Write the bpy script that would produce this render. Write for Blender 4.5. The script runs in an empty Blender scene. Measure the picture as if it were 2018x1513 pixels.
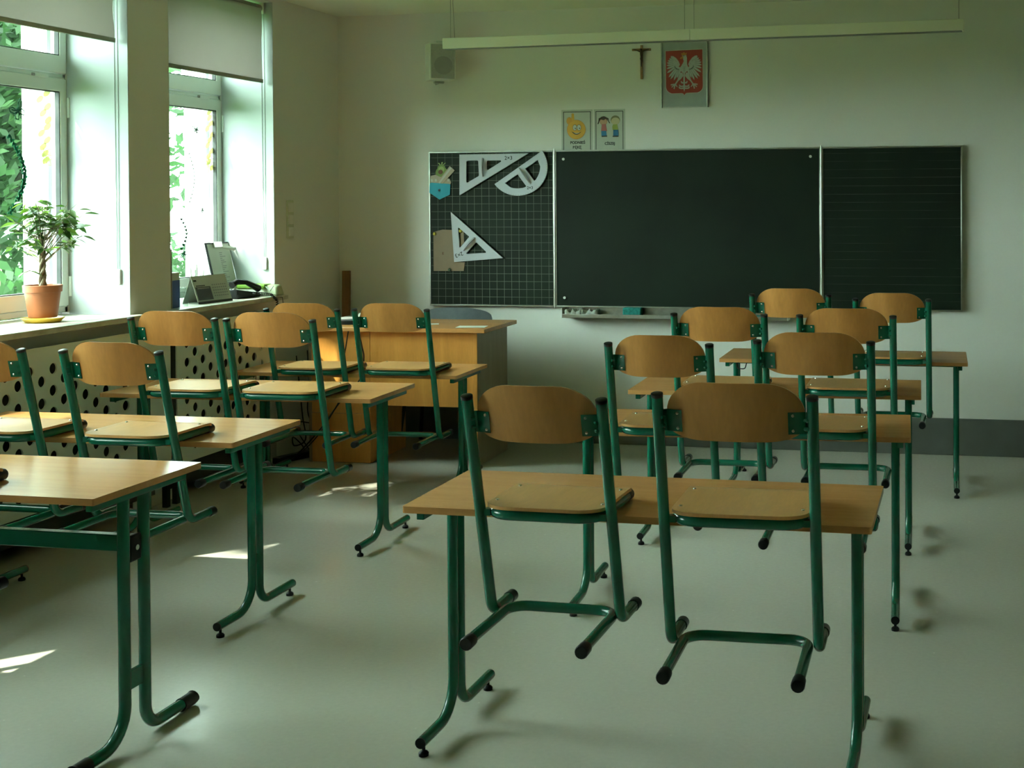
import bpy, bmesh, math, random
from mathutils import Vector, Matrix
from mathutils.geometry import tessellate_polygon
S = bpy.context.scene
COL = S.collection
PI = math.pi

# ------------------------------------------------------------------ camera
cam_d = bpy.data.cameras.new('camera'); cam = bpy.data.objects.new('camera', cam_d); COL.objects.link(cam)
cam_d.sensor_fit = 'HORIZONTAL'; cam_d.sensor_width = 36.0; cam_d.lens = 45.84
cam_d.shift_x = -0.18739; cam_d.shift_y = -0.16072; cam_d.clip_start = 0.05; cam_d.clip_end = 300
YAW, PITCH, ROLL = 0.19322822, -0.01397352, -0.00428489
fw = Vector((-math.sin(YAW)*math.cos(PITCH), math.cos(YAW)*math.cos(PITCH), math.sin(PITCH)))
rt0 = Vector((math.cos(YAW), math.sin(YAW), 0)); up0 = rt0.cross(fw)
rt = rt0*math.cos(ROLL)+up0*math.sin(ROLL); up = up0*math.cos(ROLL)-rt0*math.sin(ROLL)
M = Matrix((rt, up, -fw)).transposed().to_4x4(); M.translation = Vector((0.50939611, -8.01039672, 1.54092235))
cam.matrix_world = M
S.camera = cam

# ------------------------------------------------------------------ sky, sun, exposure
W = bpy.data.worlds.new('sky'); S.world = W; W.use_nodes = True
bg = W.node_tree.nodes['Background']; bg.inputs[0].default_value = (0.78, 1.0, 0.93, 1); bg.inputs[1].default_value = 41.0
SUN_K = 1.50
sd = bpy.data.lights.new('sun', 'SUN'); sun = bpy.data.objects.new('sun', sd); COL.objects.link(sun)
sd.energy = 16.0; sd.angle = math.radians(0.6); sd.color = (1.0, 0.98, 0.80)
sun.rotation_euler = Vector((1.0, 1.0, -SUN_K)).to_track_quat('-Z', 'Y').to_euler()
sun.location = (-12, -10, 12)
S.view_settings.view_transform = 'Standard'; S.view_settings.look = 'None'
S.view_settings.gamma = 1.0; S.view_settings.exposure = 0.0; S.view_settings.use_curve_mapping = False
S.cycles.max_bounces = 14; S.cycles.diffuse_bounces = 9; S.cycles.transparent_max_bounces = 16
S.cycles.sample_clamp_indirect = 8.0; S.cycles.caustics_reflective = False; S.cycles.caustics_refractive = False

# ------------------------------------------------------------------ materials
def nmat(name, col, rough=0.5, metal=0.0, spec=0.5, **kw):
    m = bpy.data.materials.new(name); m.use_nodes = True
    b = m.node_tree.nodes['Principled BSDF']
    b.inputs['Base Color'].default_value = (*col, 1); b.inputs['Roughness'].default_value = rough
    b.inputs['Metallic'].default_value = metal; b.inputs['Specular IOR Level'].default_value = spec
    for k, v in kw.items(): b.inputs[k.replace('_', ' ')].default_value = v
    return m
def N(m, t, **kw):
    n = m.node_tree.nodes.new(t)
    for k, v in kw.items(): setattr(n, k, v)
    return n
def L(m, a, b): m.node_tree.links.new(a, b)
def mottle(m, c1, c2, scale=3.0, bump=0.0, bscale=60, rough=None):
    """procedural colour variation plus fine relief"""
    b = m.node_tree.nodes['Principled BSDF']
    tc = N(m, 'ShaderNodeTexCoord'); n = N(m, 'ShaderNodeTexNoise'); n.inputs['Scale'].default_value = scale
    n.inputs['Detail'].default_value = 6
    r = N(m, 'ShaderNodeValToRGB'); r.color_ramp.elements[0].position = .3; r.color_ramp.elements[1].position = .7
    r.color_ramp.elements[0].color = (*c1, 1); r.color_ramp.elements[1].color = (*c2, 1)
    L(m, tc.outputs['Object'], n.inputs['Vector']); L(m, n.outputs[0], r.inputs[0]); L(m, r.outputs[0], b.inputs['Base Color'])
    if bump:
        n2 = N(m, 'ShaderNodeTexNoise'); n2.inputs['Scale'].default_value = bscale; n2.inputs['Detail'].default_value = 3
        bp = N(m, 'ShaderNodeBump'); bp.inputs['Strength'].default_value = bump; bp.inputs['Distance'].default_value = .002
        L(m, tc.outputs['Object'], n2.inputs['Vector']); L(m, n2.outputs[0], bp.inputs['Height']); L(m, bp.outputs[0], b.inputs['Normal'])
    if rough:
        mr = N(m, 'ShaderNodeMapRange'); mr.inputs['To Min'].default_value = rough[0]; mr.inputs['To Max'].default_value = rough[1]
        L(m, n.outputs[0], mr.inputs['Value']); L(m, mr.outputs[0], b.inputs['Roughness'])
    return m
def wood(name, ca, cb, cc, stretch=(1, 1, 12), scale=2.2, rough=0.4, spec=0.5, vary=0.12):
    m = nmat(name, cb, rough, 0, spec); b = m.node_tree.nodes['Principled BSDF']
    tc = N(m, 'ShaderNodeTexCoord'); oi = N(m, 'ShaderNodeObjectInfo')
    mp = N(m, 'ShaderNodeMapping'); mp.inputs['Scale'].default_value = stretch
    mul = N(m, 'ShaderNodeVectorMath', operation='SCALE'); comb = N(m, 'ShaderNodeCombineXYZ')
    for i in range(3): L(m, oi.outputs['Random'], comb.inputs[i])
    mul.inputs['Scale'].default_value = 37.0; L(m, comb.outputs[0], mul.inputs[0])
    ad = N(m, 'ShaderNodeVectorMath', operation='ADD'); L(m, tc.outputs['Object'], ad.inputs[0]); L(m, mul.outputs[0], ad.inputs[1])
    L(m, ad.outputs[0], mp.inputs['Vector'])
    n = N(m, 'ShaderNodeTexNoise'); n.inputs['Scale'].default_value = scale; n.inputs['Detail'].default_value = 4; n.inputs['Distortion'].default_value = .6
    L(m, mp.outputs[0], n.inputs['Vector'])
    r = N(m, 'ShaderNodeValToRGB'); e = r.color_ramp.elements
    e[0].position = .28; e[0].color = (*ca, 1); e[1].position = .72; e[1].color = (*cc, 1)
    x = e.new(.5); x.color = (*cb, 1)
    L(m, n.outputs[0], r.inputs[0])
    n2 = N(m, 'ShaderNodeTexNoise'); n2.inputs['Scale'].default_value = scale*14; n2.inputs['Detail'].default_value = 2
    L(m, mp.outputs[0], n2.inputs['Vector'])
    mx = N(m, 'ShaderNodeMix', data_type='RGBA', blend_type='MULTIPLY'); mx.inputs[0].default_value = .22
    L(m, r.outputs[0], mx.inputs[6]); L(m, n2.outputs[0], mx.inputs[7])
    hs = N(m, 'ShaderNodeHueSaturation'); mr = N(m, 'ShaderNodeMapRange')
    mr.inputs['To Min'].default_value = 1.08-vary; mr.inputs['To Max'].default_value = 1.08+vary
    L(m, oi.outputs['Random'], mr.inputs['Value']); L(m, mr.outputs[0], hs.inputs['Value']); L(m, mx.outputs[2], hs.inputs['Color'])
    L(m, hs.outputs[0], b.inputs['Base Color'])
    return m

WALL = mottle(nmat('wall_paint', (.6, .6, .45), .85, spec=.2), (.79, .78, .74), (.81, .80, .76), 1.3, .15, 180)
BACKW = mottle(nmat('back_wall_bounce_cut', (.2, .18, .12), .8), (.22, .19, .12), (.26, .22, .15), 3)  # unseen back wall, coloured dark to soak up bounce light
SIDEW = mottle(nmat('side_wall_bounce_cut', (.4, .4, .3), .8), (.40, .39, .30), (.44, .43, .33), 3)  # unseen right wall, also darkened to reduce the bounce
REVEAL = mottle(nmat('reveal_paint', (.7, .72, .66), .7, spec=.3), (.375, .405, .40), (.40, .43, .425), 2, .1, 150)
CEIL = mottle(nmat('ceiling_paint', (.66, .67, .54), .9, spec=.2), (.84, .86, .77), (.86, .88, .79), 2, .1, 150)
FLOOR = mottle(nmat('floor_linoleum', (.3, .31, .25), .3, spec=.5), (.53, .51, .44), (.555, .535, .465), 60, .03, 300, rough=(.20, .30))
SKIRT = mottle(nmat('skirting_grey', (.1, .11, .095), .5), (.085, .095, .08), (.105, .115, .10), 8)
SILL = mottle(nmat('sill_stone', (.45, .43, .36), .3), (.40, .38, .31), (.58, .57, .50), 14)
PVC = mottle(nmat('white_window_plastic', (.78, .82, .80), .35), (.76, .81, .79), (.80, .84, .82), 3)
RUBBER = mottle(nmat('black_gasket', (.02, .02, .02), .7), (.015, .016, .015), (.03, .03, .03), 20)
METAL = mottle(nmat('brushed_aluminium', (.55, .57, .52), .35, 1.0), (.48, .50, .46), (.6, .62, .57), 30)
CHROME = mottle(nmat('chrome', (.8, .8, .8), .15, 1.0), (.75, .76, .74), (.82, .82, .8), 10)
GREEN = mottle(nmat('green_powder_coat', (.003, .10, .058), .22, spec=.5), (.002, .092, .054), (.004, .112, .066), 9, .06, 500)
BLACK = mottle(nmat('black_plastic', (.010, .010, .011), .32, spec=.15), (.008, .009, .009), (.018, .018, .018), 15)
BEECH = wood('beech_plywood', (.37, .155, .038), (.50, .22, .054), (.61, .28, .080), (1.2, 1.2, .16), 6, .38)
SEATW = wood('beech_seat', (.48, .245, .085), (.56, .295, .105), (.62, .34, .13), (1.5, .25, 1), 6, .30)
LAM = wood('beech_laminate', (.50, .235, .080), (.54, .258, .090), (.58, .282, .102), (.35, 3, 3), 9, .22, vary=.05)
LAMV = wood('beech_laminate_upright', (.60, .255, .05), (.66, .285, .058), (.71, .32, .07), (3, 3, .3), 6, .35, vary=.03)
GREYW = wood('grey_brown_laminate', (.24, .19, .12), (.27, .21, .135), (.30, .235, .15), (3, 3, .3), 6, .4, vary=.02)
DWOOD = wood('dark_stained_wood', (.16, .06, .015), (.20, .08, .02), (.24, .10, .03), (4, 4, .4), 8, .5)
LAMP = mottle(nmat('cream_enamel', (.72, .74, .56), .4), (.84, .84, .70), (.86, .86, .72), 2)
FABRIC = mottle(nmat('grey_blue_plastic', (.16, .19, .22), .5), (.15, .18, .21), (.18, .21, .24), 30)
BLIND = mottle(nmat('blind_fabric', (.42, .43, .38), .9, spec=.1), (.40, .41, .36), (.43, .44, .39), 5, .2, 700)
BLINDBAR = mottle(nmat('blind_bar', (.2, .2, .17), .5), (.30, .31, .27), (.34, .35, .31), 10)
WHITE = mottle(nmat('white_plastic', (.75, .78, .74), .4), (.73, .76, .72), (.77, .8, .76), 6)
SETSQ = mottle(nmat('set_square_plastic', (.50, .53, .60), .4), (.48, .51, .57), (.52, .55, .62), 6)
PAPER = mottle(nmat('paper', (.72, .74, .68), .8, spec=.2), (.50, .53, .47), (.54, .57, .50), 12)
INK = mottle(nmat('black_ink', (.015, .015, .015), .7), (.012, .012, .012), (.02, .02, .02), 20)
GREY = mottle(nmat('mid_grey', (.25, .26, .25), .6), (.23, .24, .23), (.27, .28, .27), 9)
def flat(name, c, rough=.6, **kw): return mottle(nmat(name, c, rough, **kw), tuple(v*.93 for v in c), tuple(min(1, v*1.07) for v in c), 12)
RED = flat('shield_red', (.26, .022, .008)); GOLD = flat('gold_yellow', (.45, .20, .03)); EAGLE = flat('eagle_white', (.42, .44, .42)); EGREY = flat('feather_grey', (.10, .11, .10))
POSTER = flat('poster_grey_white', (.33, .38, .36)); YEL = flat('smiley_yellow', (.60, .33, .035)); OCHRE = flat('smiley_ochre', (.55, .27, .03))
BLUE = flat('trouser_blue', (.02, .16, .34)); PINK = flat('pink_shirt', (.42, .13, .12)); LIME = flat('lime_shirt', (.30, .36, .07)); SKIN1 = flat('skin_tone', (.50, .30, .18)); SKIN2 = flat('pale_skin_tone', (.55, .48, .27)); HAIR = flat('dark_hair', (.04, .022, .01)); HAIRG = flat('mousy_hair', (.20, .19, .09))
CYAN = flat('cyan_card', (.01, .32, .46)); AVO = flat('avocado_green', (.17, .27, .06)); AVO2 = flat('avocado_light', (.32, .42, .14)); BROWN = flat('brown_stone', (.12, .045, .015)); KRAFT = flat('kraft_paper', (.23, .17, .105)); CHECK = flat('check_beige', (.42, .36, .27))
MAGY = flat('yellow_magnet', (.50, .42, .05), .3); MAGG = flat('dark_green_magnet', (.03, .06, .02), .3)
SPONGE = mottle(nmat('teal_sponge', (.01, .2, .18), .95), (.008, .13, .12), (.02, .26, .23), 60, .6, 120)
RAG = mottle(nmat('grey_rag', (.35, .37, .32), .95), (.28, .30, .26), (.42, .44, .38), 40, .5, 90)
TERRA = mottle(nmat('terracotta', (.52, .17, .05), .6), (.27, .075, .022), (.34, .10, .03), 9, .1, 90)
SAUCER = flat('yellow_saucer', (.50, .33, .03), .4); SOIL = mottle(nmat('soil', (.05, .03, .02), 1), (.03, .018, .01), (.12, .08, .05), 60, 1, 60)
BARK = mottle(nmat('fig_bark', (.2, .15, .09), .9), (.13, .10, .06), (.28, .22, .14), 40, .6, 80)
LEAFM = nmat('fig_leaf', (.040, .085, .018), .4, spec=.3); LEAFM2 = nmat('fig_leaf_bright', (.12, .20, .03), .4, spec=.3)
BLUEB = flat('navy_card', (.01, .05, .19)); PHOTO = flat('photo_grey', (.06, .065, .065)); LIMEBOX = flat('lime_plastic', (.16, .30, .03), .35); CREAMBOX = flat('cream_plastic', (.36, .40, .24), .35)
LEAFSTK = flat('yellow_leaf_sticker', (.40, .38, .17)); GRNSTK = flat('green_sticker', (.005, .14, .07)); DGRNSTK = flat('dark_green_sticker', (.01, .05, .035)); MINT = flat('mint_sticker', (.02, .28, .16))
BRONZE = mottle(nmat('dark_bronze', (.06, .045, .03), .4, .7), (.05, .035, .02), (.09, .065, .04), 20)
CROSSW = wood('cross_wood', (.22, .11, .03), (.30, .16, .05), (.36, .20, .07), (5, 5, 1), 8, .5)
RECESS_SHADE = flat('recess_shade_dark', (.03, .028, .02), .9)  # near-black colour stands in for the shade inside the radiator recess

# fabric blind glows through a little when lit from outside
def translucent(m, amt, col):
    nt = m.node_tree; b = nt.nodes['Principled BSDF']; o = nt.nodes['Material Output']
    t = N(m, 'ShaderNodeBsdfTranslucent'); t.inputs[0].default_value = (*col, 1)
    x = N(m, 'ShaderNodeMixShader'); x.inputs[0].default_value = amt
    L(m, b.outputs[0], x.inputs[1]); L(m, t.outputs[0], x.inputs[2]); L(m, x.outputs[0], o.inputs[0])
translucent(LEAFM, .2, (.04, .11, .01)); translucent(LEAFM2, .35, (.13, .26, .025)); translucent(BLIND, .34, (.86, .78, .76))
translucent(LEAFSTK, .6, (.75, .73, .45)); translucent(GRNSTK, .5, (.004, .035, .018)); translucent(MINT, .5, (.01, .12, .06))
# window glass: see-through with a weak mirror reflection
GLASS = bpy.data.materials.new('window_glass'); GLASS.use_nodes = True
nt = GLASS.node_tree; nt.nodes.remove(nt.nodes['Principled BSDF']); o = nt.nodes['Material Output']
tr = nt.nodes.new('ShaderNodeBsdfTransparent'); gl = nt.nodes.new('ShaderNodeBsdfGlossy'); mx = nt.nodes.new('ShaderNodeMixShader'); lw = nt.nodes.new('ShaderNodeLayerWeight')
lw.inputs[0].default_value = .5; pw = nt.nodes.new('ShaderNodeMath'); pw.operation = 'POWER'; pw.inputs[1].default_value = 5; ma = nt.nodes.new('ShaderNodeMath'); ma.operation = 'MULTIPLY_ADD'; ma.inputs[1].default_value = .6; ma.inputs[2].default_value = .025; nt.links.new(lw.outputs['Facing'], pw.inputs[0]); nt.links.new(pw.outputs[0], ma.inputs[0]); gl.inputs['Roughness'].default_value = 0.0; tr.inputs[0].default_value = (.93, .97, .95, 1)
nt.links.new(ma.outputs[0], mx.inputs[0]); nt.links.new(tr.outputs[0], mx.inputs[1]); nt.links.new(gl.outputs[0], mx.inputs[2]); nt.links.new(mx.outputs[0], o.inputs[0])

# chalkboard surfaces: a printed 5 cm grid on the left wing, printed writing lines on the right one
def board_mat(name, grid):
    m = nmat(name, (.008, .022, .012), .6, spec=.22); b = m.node_tree.nodes['Principled BSDF']
    tc = N(m, 'ShaderNodeTexCoord'); sp = N(m, 'ShaderNodeSeparateXYZ'); L(m, tc.outputs['Object'], sp.inputs[0])
    n = N(m, 'ShaderNodeTexNoise'); n.inputs['Scale'].default_value = 2.2; n.inputs['Detail'].default_value = 5; L(m, tc.outputs['Object'], n.inputs['Vector'])
    base = N(m, 'ShaderNodeValToRGB'); base.color_ramp.elements[0].position = .35; base.color_ramp.elements[1].position = .7
    base.color_ramp.elements[0].color = (.0038, .009, .0045, 1); base.color_ramp.elements[1].color = (.0065, .016, .0075, 1)
    L(m, n.outputs[0], base.inputs[0])
    if not grid: L(m, base.outputs[0], b.inputs['Base Color']); return m
    def line(sock, period, off, half):
        a = N(m, 'ShaderNodeMath', operation='ADD'); a.inputs[1].default_value = off; L(m, sock, a.inputs[0])
        d = N(m, 'ShaderNodeMath', operation='PINGPONG'); d.inputs[1].default_value = period/2; L(m, a.outputs[0], d.inputs[0])
        c = N(m, 'ShaderNodeMath', operation='LESS_THAN'); c.inputs[1].default_value = half; L(m, d.outputs[0], c.inputs[0])
        return c.outputs[0]
    hz = line(sp.outputs[2], .05, 10.0, .0011 if grid == 'square' else .0009)
    fac = hz
    if grid == 'square':
        vx = line(sp.outputs[0], .05, 10.0, .0011); mx = N(m, 'ShaderNodeMath', operation='MAXIMUM'); L(m, hz, mx.inputs[0]); L(m, vx, mx.inputs[1]); fac = mx.outputs[0]
    wn = N(m, 'ShaderNodeMapRange'); wn.inputs['To Min'].default_value = .55 if grid == 'square' else .0; wn.inputs['To Max'].default_value = 1.0 if grid == 'square' else .75
    n3 = N(m, 'ShaderNodeTexNoise'); n3.inputs['Scale'].default_value = 3.5; L(m, tc.outputs['Object'], n3.inputs['Vector']); wn.inputs['From Min'].default_value = .38; wn.inputs['From Max'].default_value = .68
    L(m, n3.outputs[0], wn.inputs['Value']); mu = N(m, 'ShaderNodeMath', operation='MULTIPLY'); L(m, fac, mu.inputs[0]); L(m, wn.outputs[0], mu.inputs[1])
    mix = N(m, 'ShaderNodeMix', data_type='RGBA'); L(m, mu.outputs[0], mix.inputs[0]); L(m, base.outputs[0], mix.inputs[6])
    mix.inputs[7].default_value = (.17, .20, .16, 1) if grid == 'square' else (.09, .11, .09, 1)
    L(m, mix.outputs[2], b.inputs['Base Color']); return m
BOARD = board_mat('chalkboard_green', None); BOARDG = board_mat('chalkboard_grid', 'square'); BOARDL = board_mat('chalkboard_lines', 'lines')
# outdoors
GRASS = mottle(nmat('lawn', (.08, .2, .03), .9), (.02, .055, .01), (.04, .09, .02), 3)
FOL = nmat('tree_foliage', (.010, .028, .008), .6, spec=.2); translucent(FOL, .4, (.028, .075, .02))
TRUNK = mottle(nmat('tree_bark', (.12, .09, .06), .9), (.08, .06, .04), (.18, .14, .09), 12)
RENDER = mottle(nmat('outer_render', (.8, .82, .8), .8), (.78, .82, .79), (.84, .86, .84), 4)

# ------------------------------------------------------------------ mesh helpers
class MB:
    def __init__(s): s.v = []; s.f = []
    def add(s, vs, fs):
        o = len(s.v); s.v += [tuple(v) for v in vs]; s.f += [tuple(i+o for i in f) for f in fs]; return s
    def box(s, x0, y0, z0, x1, y1, z1):
        v = [(x0, y0, z0), (x1, y0, z0), (x1, y1, z0), (x0, y1, z0), (x0, y0, z1), (x1, y0, z1), (x1, y1, z1), (x0, y1, z1)]
        return s.add(v, [(0, 3, 2, 1), (4, 5, 6, 7), (0, 1, 5, 4), (1, 2, 6, 5), (2, 3, 7, 6), (3, 0, 4, 7)])
    def tube(s, path, r, seg=12, caps=True, up=None, r2=None):
        P = [Vector(p) for p in path]; n = len(P); rr = r if isinstance(r, (list, tuple)) else [r]*n
        T = []
        for i in range(n):
            a = P[i]-P[i-1] if i > 0 else P[1]-P[0]; b = P[i+1]-P[i] if i < n-1 else P[-1]-P[-2]
            T.append((a.normalized()+b.normalized()).normalized())
        ref = Vector(up) if up else (Vector((0, 0, 1)) if abs(T[0].z) < .9 else Vector((1, 0, 0)))
        u = (ref-T[0]*ref.dot(T[0])).normalized(); vs = []
        for i in range(n):
            u = (u-T[i]*u.dot(T[i])).normalized(); w = T[i].cross(u)
            for k in range(seg):
                a = 2*PI*k/seg; vs.append(P[i]+u*math.cos(a)*rr[i]+w*math.sin(a)*(r2 or rr[i]))
        fs = []
        for i in range(n-1):
            for k in range(seg):
                a, b = i*seg+k, i*seg+(k+1) % seg; fs.append((a, b, b+seg, a+seg))
        if caps: fs += [tuple(range(seg-1, -1, -1)), tuple((n-1)*seg+k for k in range(seg))]
        return s.add(vs, fs)
    def lathe(s, prof, c=(0, 0, 0), seg=28):
        vs = []; fs = []; n = len(prof)
        for r, z in prof:
            for k in range(seg):
                a = 2*PI*k/seg; vs.append((c[0]+r*math.cos(a), c[1]+r*math.sin(a), c[2]+z))
        for i in range(n-1):
            for k in range(seg):
                a, b = i*seg+k, i*seg+(k+1) % seg; fs.append((a, b, b+seg, a+seg))
        fs += [tuple(range(seg-1, -1, -1)), tuple((n-1)*seg+k for k in range(seg))]
        return s.add(vs, fs)
    def plate(s, loops, f0, f1):
        """flat shape with holes; f0/f1 map 2D -> 3D for the two faces"""
        tri = tessellate_polygon([[Vector((x, y, 0)) for x, y in lp] for lp in loops])
        pts = [p for lp in loops for p in lp]; n = len(pts)
        vs = [f0(*p) for p in pts]+[f1(*p) for p in pts]
        fs = [t for t in tri]+[(t[2]+n, t[1]+n, t[0]+n) for t in tri]; o = 0
        for lp in loops:
            m = len(lp)
            for i in range(m): a, b = o+i, o+(i+1) % m; fs.append((a, b, b+n, a+n))
            o += m
        return s.add(vs, fs)
    def build(s, name, mat, parent=None, smooth=40, bevel=0, mats=None, fix=True):
        me = bpy.data.meshes.new(name); me.from_pydata(s.v, [], s.f)
        if fix:
            b = bmesh.new(); b.from_mesh(me); bmesh.ops.recalc_face_normals(b, faces=b.faces); b.to_mesh(me); b.free()
        me.materials.append(mat)
        for x in (mats or []): me.materials.append(x)
        if smooth:
            me.shade_smooth(); me.set_sharp_from_angle(angle=math.radians(smooth))
        o = bpy.data.objects.new(name, me); COL.objects.link(o)
        if parent: o.parent = parent
        if bevel:
            m = o.modifiers.new('bevel', 'BEVEL'); m.width = bevel; m.segments = 2; m.limit_method = 'ANGLE'; m.angle_limit = math.radians(50)
        return o
def BX(x0, y0, z0, x1, y1, z1): return MB().box(x0, y0, z0, x1, y1, z1)
def rpath(pts, r, n=6):
    """polyline with rounded bends"""
    P = [Vector(p) for p in pts]; out = [P[0]]; R = r if isinstance(r, (list, tuple)) else [r]*(len(P)-2)
    for i in range(1, len(P)-1):
        a = (P[i-1]-P[i]).normalized(); b = (P[i+1]-P[i]).normalized(); ang = a.angle(b)
        d = R[i-1]/math.tan(ang/2); A = P[i]+a*d; B = P[i]+b*d; c = P[i]+(a+b).normalized()*(R[i-1]/math.sin(ang/2))
        va, vb = A-c, B-c; th = va.angle(vb)
        for k in range(n+1):
            t = k/n; out.append(c+(va*math.sin((1-t)*th)+vb*math.sin(t*th))/math.sin(th))
    out.append(P[-1]); return out
def tag(o, label, cat, group=None):
    o['label'] = label; o['category'] = cat
    if group: o['group'] = group
    return o
def thing(name, label, cat, loc=(0, 0, 0), rz=0, group=None):
    o = bpy.data.objects.new(name, None); COL.objects.link(o); o.location = loc; o.rotation_euler = (0, 0, rz); o.empty_display_size = .1
    return tag(o, label, cat, group)
def struct(o): o['kind'] = 'structure'; return o
KIDS = {}
def dup(root, loc, rz, label):
    """copy a thing, its parts and their sub-parts"""
    if not KIDS:
        for o in COL.objects:
            if o.parent: KIDS.setdefault(o.parent.name, []).append(o)
    r = root.copy(); COL.objects.link(r); r.location = loc; r.rotation_euler = (0, 0, rz); r['label'] = label
    for a in KIDS.get(root.name, []):
        c = a.copy(); COL.objects.link(c); c.parent = r
        for b in KIDS.get(a.name, []):
            d = b.copy(); COL.objects.link(d); d.parent = c
    return r
def circle(cx, cy, r, n=20, a0=0, ry=None): return [(cx+r*math.cos(a0+2*PI*k/n), cy+(ry or r)*math.sin(a0+2*PI*k/n)) for k in range(n)]

# ------------------------------------------------------------------ the room
WX = -3.52; OUT = -4.06; H = 2.77; RX = 3.7; BY = -9.6
WIN = [(-1.885, -.83), (-3.275, -2.22), (-4.665, -3.61), (-6.055, -5.0)]
struct(BX(OUT-.2, BY-.2, -.15, RX+.2, .2, 0).build('floor', FLOOR, smooth=0))
struct(BX(OUT-.2, BY-.2, H, RX+.2, .2, H+.2).build('ceiling', CEIL, smooth=0))
struct(BX(OUT, 0, 0, RX+.2, .2, H).build('wall_front', WALL, smooth=0))
struct(BX(RX, BY, 0, RX+.2, 0, H).build('wall_right', SIDEW, smooth=0))
struct(BX(OUT, BY-.2, 0, RX+.2, BY, H).build('wall_back', BACKW, smooth=0))
wl = bpy.data.objects.new('wall_left', None); COL.objects.link(wl); struct(wl)
edges = [0.0]+[e for a, b in WIN for e in (b, a)]+[BY]
ZB, ZT = .96, 2.74
pier = []
for i in range(0, len(edges), 2):
    y1, y0 = edges[i], edges[i+1]
    m = BX(OUT, y0, 0, WX, y1, H).build('pier', WALL, wl, smooth=0)
    pier.append(m)
for a, b in WIN:
    BX(OUT, a, 0, -3.74, b, ZB).build('niche_wall', RECESS_SHADE, wl, smooth=0)      # recess for the radiator under the sill
    BX(-3.74, a, .86, WX, b, ZB).build('sill_support', WALL, wl, smooth=0)
    BX(OUT, a, ZT, WX, b, H).build('lintel', WALL, wl, smooth=0)
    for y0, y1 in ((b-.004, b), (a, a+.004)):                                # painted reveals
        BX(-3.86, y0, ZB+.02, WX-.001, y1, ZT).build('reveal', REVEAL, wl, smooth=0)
    for y0, y1 in ((b-.05, b), (a, a+.05)):                                  # outer reveals, white render
        BX(OUT-.02, y0, ZB, -3.935, y1, ZT).build('outer_reveal', RENDER, wl, smooth=0)
struct(BX(WX, -.016, 0, RX, 0, .222).build('baseboard_front', SKIRT, bevel=.004))
struct(BX(RX-.016, BY, 0, RX, -.016, .222).build('baseboard_right', SKIRT, bevel=.004))

# windows
def window(i, a, b, blind_z, full):
    w = bpy.data.objects.new('window_%d' % i, None); COL.objects.link(w); struct(w)
    xf = -3.86; y0, y1 = a, b
    fr = MB()                                                        # fixed frame and the transom
    for q in ((y0, 1.0, y0+.022, ZT), (y1-.022, 1.0, y1, ZT), (y0, 1.0, y1, 1.03), (y0, 2.165, y1, 2.185), (y0, ZT-.03, y1, ZT)):
        fr.box(-3.93, q[0], q[1], xf-.012, q[2], q[3])
    fr.build('window_frame', PVC, w, bevel=.003)
    def sash(z0, z1, gz0, gz1, nm):
        gy0, gy1 = y0+.09, y1-.05-.001
        m = MB(); o = [(y0+.006, z0), (y1-.006, z0), (y1-.006, z1), (y0+.006, z1)]; h = [(gy0, gz0), (gy1, gz0), (gy1, gz1), (gy0, gz1)]
        m.plate([o, h], lambda p, q: (xf, p, q), lambda p, q: (xf-.055, p, q))
        s = m.build(nm, PVC, w, bevel=.004)
        k = MB(); h2 = [(gy0+.005, gz0+.005), (gy1-.005, gz0+.005), (gy1-.005, gz1-.005), (gy0+.005, gz1-.005)]
        k.plate([h, h2], lambda p, q: (xf-.006, p, q), lambda p, q: (xf-.03, p, q)); k.build('gasket', RUBBER, s, smooth=0)
        BX(xf-.034, gy0-.003, gz0-.003, xf-.030, gy1+.003, gz1+.003).build('pane', GLASS, s, smooth=0)
        return s
    s1 = sash(1.032, 2.162, 1.11, 2.098, 'lower_sash'); s2 = sash(2.188, ZT-.032, 2.275, ZT-.11, 'upper_sash')
    for yy in (y1-.20, y1-.62):
        hg = BX(xf-.002, yy-.045, 2.156, xf+.016, yy+.045, 2.176).build('hinge', PVC, s2, bevel=.003)
        BX(xf+.002, yy-.062, 2.158, xf+.012, yy-.047, 2.172).build('hinge_pin', GREY, s2, bevel=.002)
    for zz in (2.02, 1.13):
        MB().tube([(xf+.008, y1-.006, zz-.05), (xf+.008, y1-.006, zz+.05)], .008, 8).build('hinge', PVC, s1)
    # stone sill
    SB = BX(-3.93, y0+.002, .962, -3.452, y1-.002, .99)
    if full: SB = BX(-3.93, y0+.002, .962, WX, y1-.002, .99).box(WX, y0-.03, .962, -3.452, y1+.035, .99)
    struct(SB.build('window_sill_%d' % i, SILL, bevel=.004))
    return w
for i, (a, b) in enumerate(WIN): window(i+1, a, b, 2.28, True)

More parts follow.
